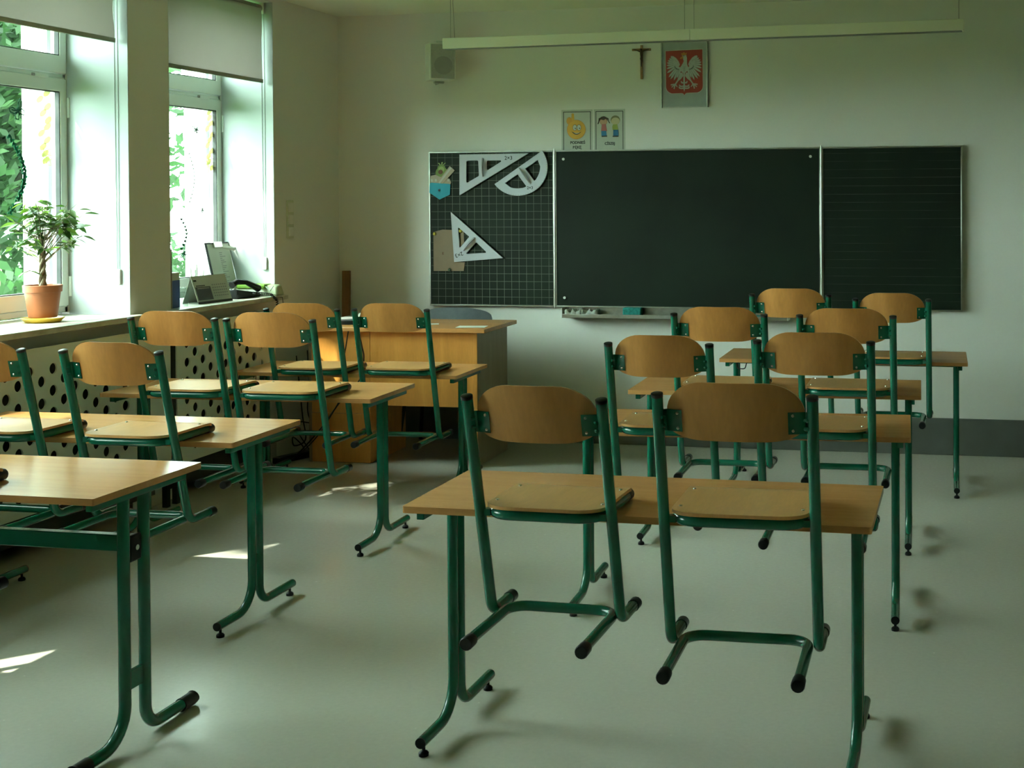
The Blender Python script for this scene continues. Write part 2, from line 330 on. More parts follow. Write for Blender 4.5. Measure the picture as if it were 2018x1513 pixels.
# roller blinds in the reveals
def blind(a, b, z, label, sag=.0):
    t = thing('roller_blind', label, 'blind', (-3.60, (a+b)/2, 2.705), 0, None)
    hw = (b-a)/2-.028
    MB().tube([(0, -hw-.01, 0), (0, hw+.01, 0)], .024, 16).build('roller', BLINDBAR, t)
    m = MB(); n = 12; vs = []
    for i in range(n+1):
        zz = -.0+(z-2.705)*i/n
        for y in (-hw+.006*math.sin(i*.9)*(i/n), hw-.008*(i/n)**2*math.sin(i*.5)-.004): vs.append((.022+.004*math.sin(i*.6), y, zz))
    k = len(vs); vs += [(v[0]+.0012, v[1], v[2]) for v in vs]
    fs = [(2*i, 2*i+1, 2*i+3, 2*i+2) for i in range(n)]+[(k+2*i+2, k+2*i+3, k+2*i+1, k+2*i) for i in range(n)]
    fs += [(2*i, 2*i+2, k+2*i+2, k+2*i) for i in range(n)]+[(2*i+1, k+2*i+1, k+2*i+3, 2*i+3) for i in range(n)]
    m.add(vs, fs).build('blind_cloth', BLIND, t, fix=True)
    BX(.016, -hw-.002, z-2.705-.022, .030, hw+.002, z-2.705).build('bottom_bar', BLINDBAR, t, bevel=.002)
    BX(-.03, hw+.008, -.035, .03, hw+.020, .035).build('bracket', WHITE, t, bevel=.003)
    BX(-.03, -hw-.020, -.035, .03, -hw-.008, .035).build('bracket', WHITE, t, bevel=.003)
    ch = MB()
    for dx in (0.0, .018): ch.tube([(.005+dx, hw+.024, -.01), (.008+dx, hw+.022, -.7), (.012+dx*.6, hw+.021, -1.49)], .0013, 6)
    ch.build('pull_chain', GREY, t)
    c = BX(.004, hw+.012, -1.565, .034, hw+.027, -1.49).build('chain_tensioner', WHITE, t, bevel=.004)
    return t
blind(-1.885, -.83, 2.28, 'grey roller blind over the window of the desk phone')
blind(-3.275, -2.22, 2.357, 'grey roller blind over the window of the potted fig')
for k, (a, b) in enumerate(WIN[2:]):
    blind(a, b, 2.36 if k == 0 else 1.7, ['grey roller blind on the third window from the chalkboard wall', 'unseen grey roller blind on the last window, drawn low to cut light'][k])  # the last blind is out of view, lowered to hold back light

# radiator covers: white boards with a staggered pattern of round holes
def cover(y0, y1, h0, h1, label):
    t = thing('radiator_cover', label, 'cover', (-3.42, (y0+y1)/2, 0))
    yc = (y0+y1)/2; holes = []
    c = round((h0+2.917)/.0728); y = -2.917+c*.0728
    while y < h1:
        zz = .717 if c % 2 == 0 else .668
        zz += .0970
        while zz > .26: holes.append(circle(y-yc, zz, .0245, 18)); zz -= .097
        c += 1; y = -2.917+c*.0728
    outer = [(y0-yc, .20), (y1-yc, .20), (y1-yc, .915), (y0-yc, .915)]
    MB().plate([outer]+holes, lambda p, q: (0, p, q), lambda p, q: (-.008, p, q)).build('perforated_board', nm_cover, t, smooth=0)
    BX(-.094, y0-yc+.01, .06, -.088, y1-yc-.01, .90).build('hole_shade_sheet', RECESS_SHADE, t, smooth=0)  # added dark sheet that gives the holes their shade
    BX(-.035, y0-yc, 0, -.008, y0-yc+.03, .9).build('support_batten', RECESS_SHADE, t, smooth=0)
    BX(-.035, y1-yc-.03, 0, -.008, y1-yc, .9).build('support_batten', RECESS_SHADE, t, smooth=0)
    return t
nm_cover = mottle(nmat('cover_board', (.6, .6, .5), .6), (.80, .82, .76), (.84, .86, .80), 3)
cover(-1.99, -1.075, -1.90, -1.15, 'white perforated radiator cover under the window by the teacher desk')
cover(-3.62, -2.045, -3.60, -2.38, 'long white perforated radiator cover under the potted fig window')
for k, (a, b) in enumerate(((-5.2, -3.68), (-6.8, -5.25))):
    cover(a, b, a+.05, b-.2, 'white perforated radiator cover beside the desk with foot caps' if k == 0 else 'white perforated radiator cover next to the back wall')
BX(WX, -1.075, .20, -3.50, -1.03, .915).build('trim_1', WALL, smooth=0)['kind'] = 'structure'

# ------------------------------------------------------------------ outdoors
g = BX(-60, -40, -1.25, OUT-.25, 60, -1.05).build('lawn', GRASS, smooth=0); tag(g, 'green lawn seen through the windows outside', 'lawn'); g['kind'] = 'structure'
random.seed(4)
def tree(x, y, z0, crown_z, R, n, label, th=.12, seed=1, ls=.14):
    rnd = random.Random(seed)
    t = thing('broadleaf_tree', label, 'tree', (x, y, z0))
    m = MB(); m.tube([(0, 0, 0), (.1, .05, crown_z*.5), (0, .1, crown_z)], [th, th*.8, th*.4], 8)
    for k in range(7):
        a = rnd.uniform(0, 6.28); m.tube([(0, .05, crown_z*rnd.uniform(.4, .9)), (math.cos(a)*R*.6, math.sin(a)*R*.6, crown_z+rnd.uniform(-.3, .6)*R)], [th*.35, th*.1], 6)
    m.build('trunk', TRUNK, t)
    f = MB(); vs = []; fs = []
    for k in range(n):
        while True:
            p = Vector((rnd.uniform(-1, 1), rnd.uniform(-1, 1), rnd.uniform(-1, 1)))
            if .25 < p.length < 1: break
        b = 1+.25*math.sin(p.x*5+seed)+.2*math.cos(p.y*6+p.z*4)
        c = Vector((p.x*R*b, p.y*R*b, crown_z+p.z*R*.85*b))
        d = Vector((rnd.gauss(0, 1), rnd.gauss(0, 1), rnd.gauss(0, .7))).normalized(); e = d.orthogonal().normalized()
        s = ls*rnd.uniform(.6, 1.3); o = len(vs)
        vs += [c-d*s, c-e*s*.45, c+d*s, c+e*s*.45]; fs.append((o, o+1, o+2, o+3))
    f.add(vs, fs); fo = f.build('foliage', FOL, t, smooth=0, fix=False); fo['kind'] = 'stuff'
    return t
tree(-8.2, 2.3, -1.05, 3.4, 1.8, 15000, 'green broadleaf tree close outside the window of the potted fig', seed=2, ls=.075)
tree(-13.5, 6.6, -1.05, 3.6, 2.3, 12000, 'taller green tree behind, past the near window', seed=3, ls=.11)
tree(-10.5, 7.4, -1.05, 1.25, 1.05, 6000, 'low green bush seen at the bottom of the far window', seed=5, ls=.08)
tree(-6.6, .6, -1.05, 1.2, 1.0, 7000, 'leafy green bush below the near window', seed=6, ls=.07)
tree(-7.0, -5.0, -1.05, 7.3, 1.5, 380, 'high sparse tree added out of view to dapple the sunlight', seed=8)  # unseen tree, put in so its leaves break up the sun

# ------------------------------------------------------------------ student desks
def desk(cx, cy, rz, h, w, label, kind='glide', hook=False):
    """cx, cy: centre of the top; the side with y < 0 faces the camera"""
    t = thing('school_desk', label, 'desk', (cx, cy, 0), rz, 'school desks')
    T = .019; hw = w/2
    def rr(r, n=5):
        o = []
        for sx, sy, a in ((1, 1, 0), (-1, 1, 90), (-1, -1, 180), (1, -1, 270)):
            for k in range(n+1):
                b = math.radians(a+90*k/n); o.append((sx*(hw-r)+r*math.cos(b), sy*(.25-r)+r*math.sin(b)))
        return o
    MB().plate([rr(.008 if kind == 'glide' else .004)], lambda x, y: (x, y, h-T), lambda x, y: (x, y, h)).build('desktop', LAM, t, bevel=.002)
    old = kind != 'glide'; r = .0155 if not old else .0172; sep = .026 if not old else .046; zb = .043 if not old else .024
    zt = h-T-.004
    for s in (-1, 1):
        x = s*(hw-.057)
        MB().box(x-.011-s*-.018, -.215, h-T-.026, x+.011-s*-.018, .215, h-T-.0005).build('side_rail', GREEN, t, bevel=.002)
        for d in (-1, 1):
            y = d*sep; ye = d*(.272 if d > 0 else .262)
            path = rpath([(x, y, zt-.02), (x, y, zb), (x, ye, zb)], .10 if d < 0 else .065, 8)
            lg = MB().tube(path, r, 16).build('leg', GREEN, t)
            if not old:
                MB().tube([(x, ye-d*.001, zb), (x, ye+d*.005, zb)], r*.99, 16).build('end_cap', BLACK, lg)
                g = MB().lathe([(.005, zb-.006), (.005, .016), (.010, .014), (.0145, .009), (.0145, .001), (.013, 0)], (x, ye-d*.018, 0), 14); g.build('glide', BLACK, lg)
            else:
                p = rpath([(x, ye-d*.055, zb-.001), (x, ye, zb-.001), (x, ye+d*.012, zb+.002)], .004, 3)
                MB().tube(p, .0205, 16).build('end_cap', BLACK, lg)
        if old: MB().box(x-.006, -sep, .16, x+.006, sep, .215).build('gusset_plate', GREEN, t, bevel=.002)
        else: MB().box(x-.004, -sep, .20, x+.004, sep, .23).build('gusset_plate', GREEN, t)
    MB().box(-hw+.06, -.015, h-T-.034, hw-.06, .015, h-T-.004).build('top_rail', GREEN, t, bevel=.003)
    if old:
        b = MB().box(-hw+.06, -.015, h-.207, hw-.06, .015, h-.160).build('cross_beam', GREEN, t, bevel=.003)
        for s in (-1, 1):
            j = MB().box(s*(hw-.057)-.008, -.026, h-.235, s*(hw-.057)+.008, .026, h-.158).build('joint_cover', BLACK, t, bevel=.005)
            MB().tube([(s*(hw-.057)+.006, -.002, h-.195), (s*(hw-.057)+.014, -.002, h-.195)], .008, 12).build('bolt', CHROME, j)
    if hook:
        MB().tube(rpath([(-hw+.075, -.13, h-T), (-hw+.085, -.15, h-.065), (-hw+.125, -.15, h-.065), (-hw+.135, -.13, h-T)], .012, 4), .0028, 6).build('bag_hook', BLACK, t)
    return t
def desk_at(x, y, rz, h, label, w=1.3, **k):
    # x, y: front-left corner before turning about the desk centre
    return desk(x+w/2, y+.25, rz, h, w, label, **k)
desk_at(-1.012, -4.627, -.006, .696, 'beech desk in front, last from the chalkboard in the column away from the windows')
desk_at(-.969, -3.345, .040, .695, 'beech desk third from the chalkboard in the column away from the windows')
desk_at(-.959, -2.325, .029, .695, 'beech desk second from the chalkboard in the column away from the windows')
desk_at(-.75, -1.18, .014, .702, 'beech desk first under the chalkboard in the column away from the windows', hook=True)
desk_at(-3.049, -4.927, -.007, .756, 'beech desk with black foot caps and a cross beam, last by the windows', kind='old')
desk_at(-3.313, -3.828, .009, .694, 'beech desk third from the teacher desk in the column by the windows')
desk_at(-3.303, -2.761, .023, .688, 'beech desk second from the teacher desk in the column by the windows')
desk_at(-3.357, -1.577, .030, .630, 'low beech desk standing directly before the teacher desk', w=1.27, hook=True)

# ------------------------------------------------------------------ school chairs, put up on the desks
def sheet(rows, nx, fmap, th):
    """rows: (v, halfwidth); fmap(x, v, side) -> point; gives a closed thin shell"""
    m = MB(); vs = []; n = len(rows)
    for side in (0, 1):
        for v, hw in rows:
            for j in range(nx+1):
                vs.append(fmap(hw*(2*j/nx-1), v, side*th))
    k = nx+1; o = n*k; fs = []
    for i in range(n-1):
        for j in range(nx):
            a = i*k+j; fs.append((a, a+1, a+1+k, a+k)); fs.append((o+a+k, o+a+1+k, o+a+1, o+a))
    for j in range(nx): fs.append((o+j, o+j+1, j+1, j)); a = (n-1)*k+j; fs.append((a, a+1, o+a+1, o+a))
    for i in range(n-1): a = i*k; fs.append((a, a+k, o+a+k, o+a)); a = i*k+nx; fs.append((o+a, o+a+k, a+k, a))
    return m.add(vs, fs)
def rows_for(v0, v1, Wd, r0, r1, n=7, mid=6):
    out = []                                   # r0, r1: (rx, rv) elliptical corner radii at each end
    for k in range(n+1):
        a = PI/2*k/n; out.append((v0+r0[1]*(1-math.cos(a)), Wd-r0[0]+r0[0]*math.sin(a)))
    for k in range(1, mid): out.append((v0+r0[1]+(v1-r1[1]-v0-r0[1])*k/mid, Wd))
    for k in range(n, -1, -1):
        a = PI/2*k/n; out.append((v1-r1[1]*(1-math.cos(a)), Wd-r1[0]+r1[0]*math.sin(a)))
    return out
def make_chair(w, ht, hb, SL, fl, label):
    t = thing('school_chair', label, 'chair', (0, 0, 0), 0, 'school chairs put up on the desks')
    q = w/.198; R = .0152
    py = lambda z: -.05+(ht-z)*.17/(ht-hb) if z > hb else .12
    yb = py(hb)
    for s in (-1, 1):
        x = s*w
        p = rpath([(x, py(ht), ht), (x, yb, hb), (x, yb+fl, hb)], .05, 7)
        lg = MB().tube(p, R, 16).build('leg', GREEN, t)
        d = (Vector(p[0])-Vector(p[1])).normalized(); a = Vector(p[0])
        MB().tube([a-d*.004, a+d*.0045, a+d*.006], [R*1.04, R*1.04, R*.8], 16).build('top_cap', BLACK, lg)
        MB().tube([(x, yb+fl-.03, hb), (x, yb+fl+.002, hb), (x, yb+fl+.007, hb+.001)], [R*1.14, R*1.14, R*.8], 14).build('foot_cap', BLACK, lg)
    xr = w-.0295; bx_ = -.136
    b = MB().tube(rpath([(-xr, bx_, hb), (-xr, yb+.068, hb), (xr, yb+.068, hb), (xr, bx_, hb)], .055, 7), .0142, 16).build('base_frame', GREEN, t)
    for s in (-1, 1): MB().tube([(s*xr, bx_+.034, hb-.002), (s*xr, bx_-.002, hb-.002), (s*xr, bx_-.006, hb-.002)], [.0172, .0178, .0155], 16).build('foot_cap', BLACK, b)
    ws = w-.031
    f = MB().tube(rpath([(-ws, SL-.012, .0155), (-ws, .0155, .0155), (ws, .0155, .0155), (ws, SL-.012, .0155)], .062, 8), .0155, 14)
    for s in (-1, 1): f.box(s*ws+(0 if s > 0 else -.018), .030, .006, s*ws+(.018 if s > 0 else 0), .052, .024)
    f = f.build('seat_frame', GREEN, t)
    for s in (-1, 1): MB().tube([(s*ws, SL-.04, .0158), (s*ws, SL-.006, .0158), (s*ws, SL-.001, .016)], [.0165, .0165, .013], 12).build('end_cap', BLACK, f)
    Wd = w-.0165
    def fs_(x, v, th):
        u = x/Wd; z = .0315-.0035*(1-u*u)*math.sin(PI*min(1, max(0, v/SL)))
        if v > SL-.055: z -= .016*((v-SL+.055)/.055)**2
        return (x, v, z+(.009 if th else 0)+0)
    seat = sheet(rows_for(-.006, SL, Wd, (.078, .066), (.04, .035)), 12, fs_, 1).build('seat', SEATW, t, smooth=50)
    for sx in (-1, 1):
        for yy in (.075, SL-.075):
            zz = fs_(sx*ws, yy, 1)[2]
            MB().lathe([(.0055, -.001), (.005, .002), (.002, .0032)], (sx*ws*.97, yy, zz), 10).build('screw', CHROME, seat)
    z0, z1 = ht-.116, ht+.037; Bw = .1775*q
    def fb(x, v, th):
        u = x/(.178*q); y = -.062+.036*u*u+(ht-.04-v)*.25
        return (x, y+(0 if th else .0095), v)
    rows = rows_for(z0, z1, Bw, (.095, .040), (.100, .082), n=9)
    back = sheet(rows, 16, fb, 1).build('backrest', BEECH, t, smooth=50)
    for s in (-1, 1):
        zc = ht-.067; m = MB(); vs = []
        xs = [.136*q, .150*q, .164*q, .178*q, w-.004]
        for th in (.0005, .0035):
            for zz in (zc-.029, zc+.029):
                for xx in xs:
                    y = min(fb(min(xx, .178*q), zz, 1)[1], 9) if xx < w-.01 else py(zz)+.0
                    vs.append((s*xx, y-th, zz))
        n = 5; fs = []
        for j in range(n-1):
            fs += [(j, j+1, n+j+1, n+j), (2*n+j, 3*n+j, 3*n+j+1, 2*n+j+1), (j, 2*n+j, 2*n+j+1, j+1), (n+j, n+j+1, 3*n+j+1, 3*n+j)]
        fs += [(0, n, 3*n, 2*n), (n-1, 3*n-1, 4*n-1, 2*n-1)]
        br = m.add(vs, fs).build('bracket', GREEN, t, smooth=0)
        for dz in (-.020, .020):
            p = fb(.148*q, zc+dz, 1); MB().tube([(s*p[0], p[1]-.002, p[2]), (s*p[0], p[1]-.0055, p[2]), (s*p[0], p[1]-.0065, p[2])], [.0042, .0038, .0015], 10).build('screw', CHROME, br)
        for dz in (-.012, .010):
            yy = py(zc+dz); MB().tube([(s*(w-.019), yy-.010, zc+dz), (s*(w-.012), yy-.016, zc+dz)], .005, 8).build('weld', GREEN, br)
    return t
protoA = make_chair(.183, .335, -.280, .325, .155, '')
protoB = make_chair(.198, .351, -.338, .358, .170, '')
CH = [('A', -.570, -4.745, .696, -.02, 'window-side chair of the front pair, last from the chalkboard, away from the windows'),
      ('B', -.050, -4.724, .696, .02, 'largest chair, banded back, in the front pair last from the chalkboard'),
      ('A', -.541, -3.452, .695, .03, 'window-side chair directly behind the front pair, away from the windows'),
      ('B', .010, -3.434, .695, .02, 'swirly-grained chair behind the largest one, on the third desk from the chalkboard'),
      ('B', -.515, -2.405, .695, .02, 'window-side chair on the second desk from the chalkboard, away from the windows'),
      ('B', .036, -2.403, .695, .01, 'wall-side chair on the second desk from the chalkboard, away from the windows'),
      ('B', -.346, -1.290, .702, .01, 'chair on the first desk, in front of the joint to the lined wing'),
      ('A', .175, -1.324, .702, .0, 'chair on the first desk, in front of the lined wing itself'),
      ('A', -2.888, -3.958, .694, .0, 'chair cut by the photo edge, under the potted fig'),
      ('A', -2.358, -3.955, .694, .01, 'whole chair on the third desk from the teacher desk, before the perforated cover'),
      ('B', -2.836, -2.867, .688, .02, 'chair under the navy file box, second desk from the teacher desk'),
      ('B', -2.380, -2.865, .688, .02, 'chair under the desk phone, second desk from the teacher desk'),
      ('B', -2.868, -1.679, .630, .03, 'window-side chair on the low desk before the teacher desk'),
      ('B', -2.394, -1.628, .630, .03, 'chair on the low desk, in front of the middle of the teacher desk'),
      ('A', -2.318, -5.075, .756, .0, 'chair of which only the black seat tip shows, on the desk with foot caps')]
used = {}
for k, x, y, z, a, lab in CH:
    if k not in used:
        o = {'A': protoA, 'B': protoB}[k]; used[k] = o; o.location = (x, y, z+.0005); o.rotation_euler = (0, 0, a); o['label'] = lab
    else: dup(used[k], (x, y, z+.0005), a, lab)

# ------------------------------------------------------------------ chalkboard
BX0, BX1, BZ0, BZ1 = -2.872, .530, .8697, 1.8685
t = thing('chalkboard', 'wide three-part green chalkboard with a squared wing and a lined wing', 'chalkboard', (0, 0, 0))
def panel(name, x0, x1, mat, y=-.03):
    p = BX(0, y, 0, x1-x0-.02, y+.012, BZ1-BZ0-.02); o = p.build(name, mat, t, smooth=0); o.location = (x0+.01, 0, BZ0+.01)
    f = MB(); W_, H_ = x1-x0, BZ1-BZ0; a = .0085
    for q in ((0, 0, W_, a), (0, H_-a, W_, H_), (0, a, a, H_-a), (W_-a, a, W_, H_-a)): f.box(q[0]-.01, y-.004, q[1]-.01, q[2]-.01, y+.022, q[3]-.01)
    f.build('aluminium_frame', METAL, o, bevel=.0015); return o
panel('left_wing', BX0, -2.024, BOARDG); ce = panel('centre_panel', -2.018, -.322, BOARD); panel('right_wing', -.316, BX1, BOARDL)
for x in (-2.021, -.319): MB().tube([(x, -.036, BZ0-.008), (x, -.036, BZ1+.010)], .004, 8).build('hinge_rod', METAL, t)
for x, z in ((-1.961, 1.812), (-.384, 1.812), (-1.958, .930)):
    MB().tube([(x, -.030, z), (x, -.038, z)], .0085, 14).build('bolt_cap', WHITE, t)
tr_ = MB().box(-1.955, -.105, .808, -.52, -.010, .813).box(-1.955, -.108, .808, -.52, -.104, .832).box(-1.955, -.012, .808, -.52, -.006, .872)
tr_.build('chalk_tray', METAL, t, bevel=.001)
for x in (-1.955, -.52): BX(x-.004, -.108, .806, x+.004, -.006, .870).build('tray_end', WHITE, t, bevel=.002)
def blob_box(name, mat, c, d, lab, cat, group=None, rz=0, r=.008):
    o = BX(-d[0]/2, -d[1]/2, 0, d[0]/2, d[1]/2, d[2]).build(name, mat, bevel=r); o.location = c; o.rotation_euler = (0, 0, rz); return tag(o, lab, cat, group)
blob_box('sponge', SPONGE, (-1.503, -.062, .8135), (.118, .068, .062), 'teal board sponge hanging over the chalk tray', 'sponge')
blob_box('sponge', SPONGE, (-.685, -.060, .8135), (.10, .06, .02), 'flat teal sponge at the lined-wing end of the chalk tray', 'sponge', rz=.05)
# two crumpled grey-white cloths at the left end of the tray
for k, (x, lab) in enumerate(((-1.885, 'crumpled grey cloth at the squared-wing end of the chalk tray'), (-1.775, 'crumpled grey cloth on the chalk tray, towards the teal sponge'))):
    m = MB(); n = 9; rnd = random.Random(k+3)
    top = [[(-.052+.104*i/n, -.04+.075*j/5, .034+.012*math.sin(i*1.7+k)+.010*math.cos(j*2.1+i)+rnd.uniform(-.004, .004)) for i in range(n+1)] for j in range(6)]
    vs = [p for r_ in top for p in r_]+[(p[0], p[1], 0) for r_ in top for p in r_]; o_ = 6*(n+1); fs = []
    for j in range(5):
        for i in range(n): a = j*(n+1)+i; fs += [(a, a+1, a+n+2, a+n+1), (o_+a+n+1, o_+a+n+2, o_+a+1, o_+a)]
    for i in range(n): fs += [(o_+i, o_+i+1, i+1, i)]; a = 5*(n+1)+i; fs += [(a, a+1, o_+a+1, o_+a)]
    for j in range(5): a = j*(n+1); fs += [(a, a+n+1, o_+a+n+1, o_+a)]; a += n; fs += [(o_+a, o_+a+n+1, a+n+1, a)]
    o = m.add(vs, fs).build('cleaning_cloth', RAG, smooth=180); o.location = (x, -.062, .8135); tag(o, lab, 'cloth')

# magnetic things on the squared wing; their outlines are in metres on the board plane
def wing(cx, cy):
    tt = (cy-76-3*(cx-42)/1013)/(1266+23*(cx-42)/1013); s = (cx-42-18*tt)/(1013-11*tt)
    return (BX0+s*.850, BZ1-tt*.9988)
def wplate(loops, y0, y1):
    L2 = [[wing(*p) for p in lp] for lp in loops]
    return MB().plate(L2, lambda x, z: (x, y0, z), lambda x, z: (x, y1, z))
def text_obj(s, size, mat, name, parent, loc, rot=(PI/2, 0, 0), bold=.0, sx=1.0):
    cu = bpy.data.curves.new(name, 'FONT'); cu.body = s; cu.size = size; cu.align_x = 'CENTER'; cu.align_y = 'CENTER'; cu.extrude = .0002; cu.offset = bold
    o = bpy.data.objects.new(name, cu); COL.objects.link(o); bpy.context.view_layer.update()
    me = bpy.data.meshes.new_from_object(o.evaluated_get(bpy.context.evaluated_depsgraph_get())); COL.objects.unlink(o); bpy.data.objects.remove(o)
    me.materials.clear(); me.materials.append(mat); q = bpy.data.objects.new(name, me); COL.objects.link(q); q.parent = parent; q.location = loc; q.rotation_euler = rot; q.scale = (sx, 1, 1); return q
YB = -.031
def ruler(name, label, outer, holes, handle, cat, ticks, txt):
    o = wplate([outer]+holes, YB-.016, YB-.003).build(name, SETSQ, smooth=0, bevel=.001); tag(o, label, cat)
    (ax, ay), (bx, by), wdt = handle
    A = Vector(wing(ax, ay)); B = Vector(wing(bx, by)); d = B-A
    p = [(A.x+d.x*k/10, YB-.016-.020*math.sin(PI*k/10), A.y+d.y*k/10) for k in range(11)]
    MB().tube(p, .0075, 8).build('handle', SETSQ, o)
    wplate([[(ax-3, ay), (ax+3, ay), (bx+3, by), (bx-3, by)]], YB-.0168, YB-.016).build('handle_slot', INK, o, smooth=0)
    m = MB()
    for (x0, y0, x1, y1, n, ln) in ticks:
        nx, ny = (y1-y0), -(x1-x0); q = math.hypot(nx, ny); nx, ny = nx/q*ln, ny/q*ln
        for k in range(n+1):
            x = x0+(x1-x0)*k/n; y = y0+(y1-y0)*k/n; f = 1.7 if k % 5 == 0 else 1
            dx, dy = (x1-x0)/q*.7, (y1-y0)/q*.7
            L2 = [wing(x-dx, y-dy), wing(x+dx, y+dy), wing(x+dx+nx*f, y+dy+ny*f), wing(x-dx+nx*f, y-dy+ny*f)]
            m.add([(a, YB-.0163, b) for a, b in L2], [(0, 1, 2, 3)])
    mk = m.build('scale_marks', GREY, o, smooth=0, fix=False); mk['kind'] = 'stuff'
    for s, cx, cy, size, ang in txt:
        x, z = wing(cx, cy); text_obj(s, size, INK, 'lettering', o, (x, YB-.0165, z), (PI/2, -ang, 0), .0004)
    return o
ruler('set_square', 'white 30-60 degree set square at the top of the squared wing', [(300, 103), (858, 100), (302, 438)],
      [[(356, 162), (364, 155), (446, 153), (453, 160), (459, 275), (455, 283), (366, 334), (357, 330)], [(520, 162), (526, 155), (634, 155), (638, 165), (528, 235), (522, 230)]],
      ((486, 137), (490, 284), 8), 'set square', [(320, 104, 840, 101, 44, -7), (303, 420, 301, 120, 26, -7)], [('2×3', 697, 138, .034, 0)])
cx, cy, R_ = 775, 215, 233
a0 = math.atan2(350-215, 585-775)
arc = [(cx+R_*math.cos(a0-PI*k/36), cy+R_*math.sin(a0-PI*k/36)) for k in range(37)]
def ht_arc(r, f0, f1, n=12): return [(cx+r*math.cos(a0-PI*(f0+(f1-f0)*k/n)), cy+r*math.sin(a0-PI*(f0+(f1-f0)*k/n))) for k in range(n+1)]
ux, uy = math.cos(a0), math.sin(a0); px_, py_ = -uy*-1, ux*-1
nx_, ny_ = (uy, -ux) if (uy*60+(-ux)*60) > 0 else (-uy, ux)
def PR(s, d): return (cx+ux*s+nx_*d, cy+uy*s+ny_*d)
mid = Vector((math.cos(a0-PI/2), math.sin(a0-PI/2)))
def PQ(s, d): return (cx+ux*s+mid.x*d, cy+uy*s+mid.y*d)
h1 = [PQ(38, 42), PQ(38, 165)]+[PQ(38+(172-38)*k/10, math.sqrt(max(0, 178**2-(38+(172-38)*k/10)**2))-6) for k in range(1, 9)]+[PQ(160, 42)]
h2 = [PQ(-a, b) for a, b in [(38, 42), (38, 165)]]+[PQ(-(38+(172-38)*k/10), math.sqrt(max(0, 178**2-(38+(172-38)*k/10)**2))-6) for k in range(1, 9)]+[PQ(-160, 42)]
ticks = []
for k in range(36):
    a = arc[k]; b = arc[k+1]; ticks.append((a[0], a[1], b[0], b[1], 1, 7))
ruler('protractor', 'white half-round protractor at the top of the squared wing', arc, [h1, h2], (PQ(0, 12), PQ(0, 165), 8), 'protractor', ticks, [('2×3', *PQ(22, 193), .026, .0)])
ruler('set_square', 'white 45 degree set square pinned low over the brown paper', [(232, 572), (655, 960), (262, 986)],
      [[(292, 708), (297, 703), (380, 776), (380, 783), (311, 866), (304, 866)], [(433, 830), (442, 828), (519, 905), (516, 914), (366, 920), (360, 914)]],
      ((428, 787), (337, 889), 8), 'set square', [(275, 975, 630, 962, 32, 7), (240, 600, 262, 960, 32, 7)], [('2×3', 301, 925, .036, PI+.35)])
o = wplate([[(85, 735), (160, 718), (245, 722), (262, 985), (345, 990), (334, 1062), (90, 1058)]], YB-.0026, YB-.0006).build('paper_bag', KRAFT, smooth=0); tag(o, 'crinkled brown paper under the low set square on the board', 'paper')
o2 = wplate([[(300, 720), (332, 725), (335, 826), (308, 860)]], YB-.0026, YB-.0006).build('paper_bag', KRAFT, o, smooth=0); o2.name = 'paper_flap'
text_obj('E', .022, BROWN, 'lettering', o, (wing(165, 915)[0], YB-.003, wing(165, 915)[1]), bold=.0008)
for mx_, my, mt, lb in ((97, 751, MAGY, 'round yellow magnet at the top corner of the brown paper'), (309, 732, MAGY, 'round yellow magnet inside the low set square'), (222, 1050, MAGG, 'round dark green magnet at the bottom of the brown paper')):
    x, z = wing(mx_, my); m = MB().tube([(x, YB, z), (x, YB-.009, z), (x, YB-.014, z)], [.0115, .0115, .007], 16).build('magnet', mt); tag(m, lb, 'magnet')
# cut-paper pocket with a little avocado and a ruler
t = thing('paper_pocket', 'cyan paper pocket holding an avocado figure on the squared wing', 'decoration', (0, 0, 0))
wplate([[(55, 335), (66, 330), (215, 342), (224, 350), (220, 430), (135, 470), (52, 412)]], YB-.006, YB-.004).build('pocket', CYAN, t, smooth=0)
wplate([[(57, 275), (100, 265), (130, 280), (215, 300), (228, 330), (222, 346), (60, 332)]], YB-.0035, YB-.002).build('checked_band', CHECK, t, smooth=0)
for k in range(5):
    wplate([[(62+34*k, 300), (78+34*k, 302), (78+34*k, 322), (62+34*k, 320)]], YB-.0042, YB-.0036).build('check_square', PAPER, t, smooth=0)
wplate([circle(150, 250, 50, 18)+[]], YB-.0034, YB-.0022).build('avocado_body', AVO, t, smooth=0)
wplate([circle(148, 215, 33, 16)], YB-.0036, YB-.0034).build('avocado_body', AVO, t, smooth=0)
wplate([circle(148, 222, 24, 16)], YB-.0045, YB-.0037).build('avocado_flesh', AVO2, t, smooth=0)
wplate([circle(142, 243, 19, 16)], YB-.0053, YB-.0046).build('avocado_stone', BROWN, t, smooth=0)
for a, b in ((118, 170), (148, 163), (174, 170)): wplate([[(146, 196), (a, b), (a+12, b-2), (152, 196)]], YB-.0034, YB-.003).build('sprout', AVO2, t, smooth=0)
wplate([[(118, 328), (218, 195), (259, 232), (160, 340)]], YB-.0085, YB-.0065).build('paper_ruler', CHECK, t, smooth=0)
wplate([[(126, 332), (224, 203), (236, 214), (140, 338)]], YB-.0092, YB-.0087).build('ruler_stripe', PAPER, t, smooth=0)
wplate([circle(133, 393, 9, 12)], YB-.0075, YB-.0061).build('button', INK, t, smooth=0)

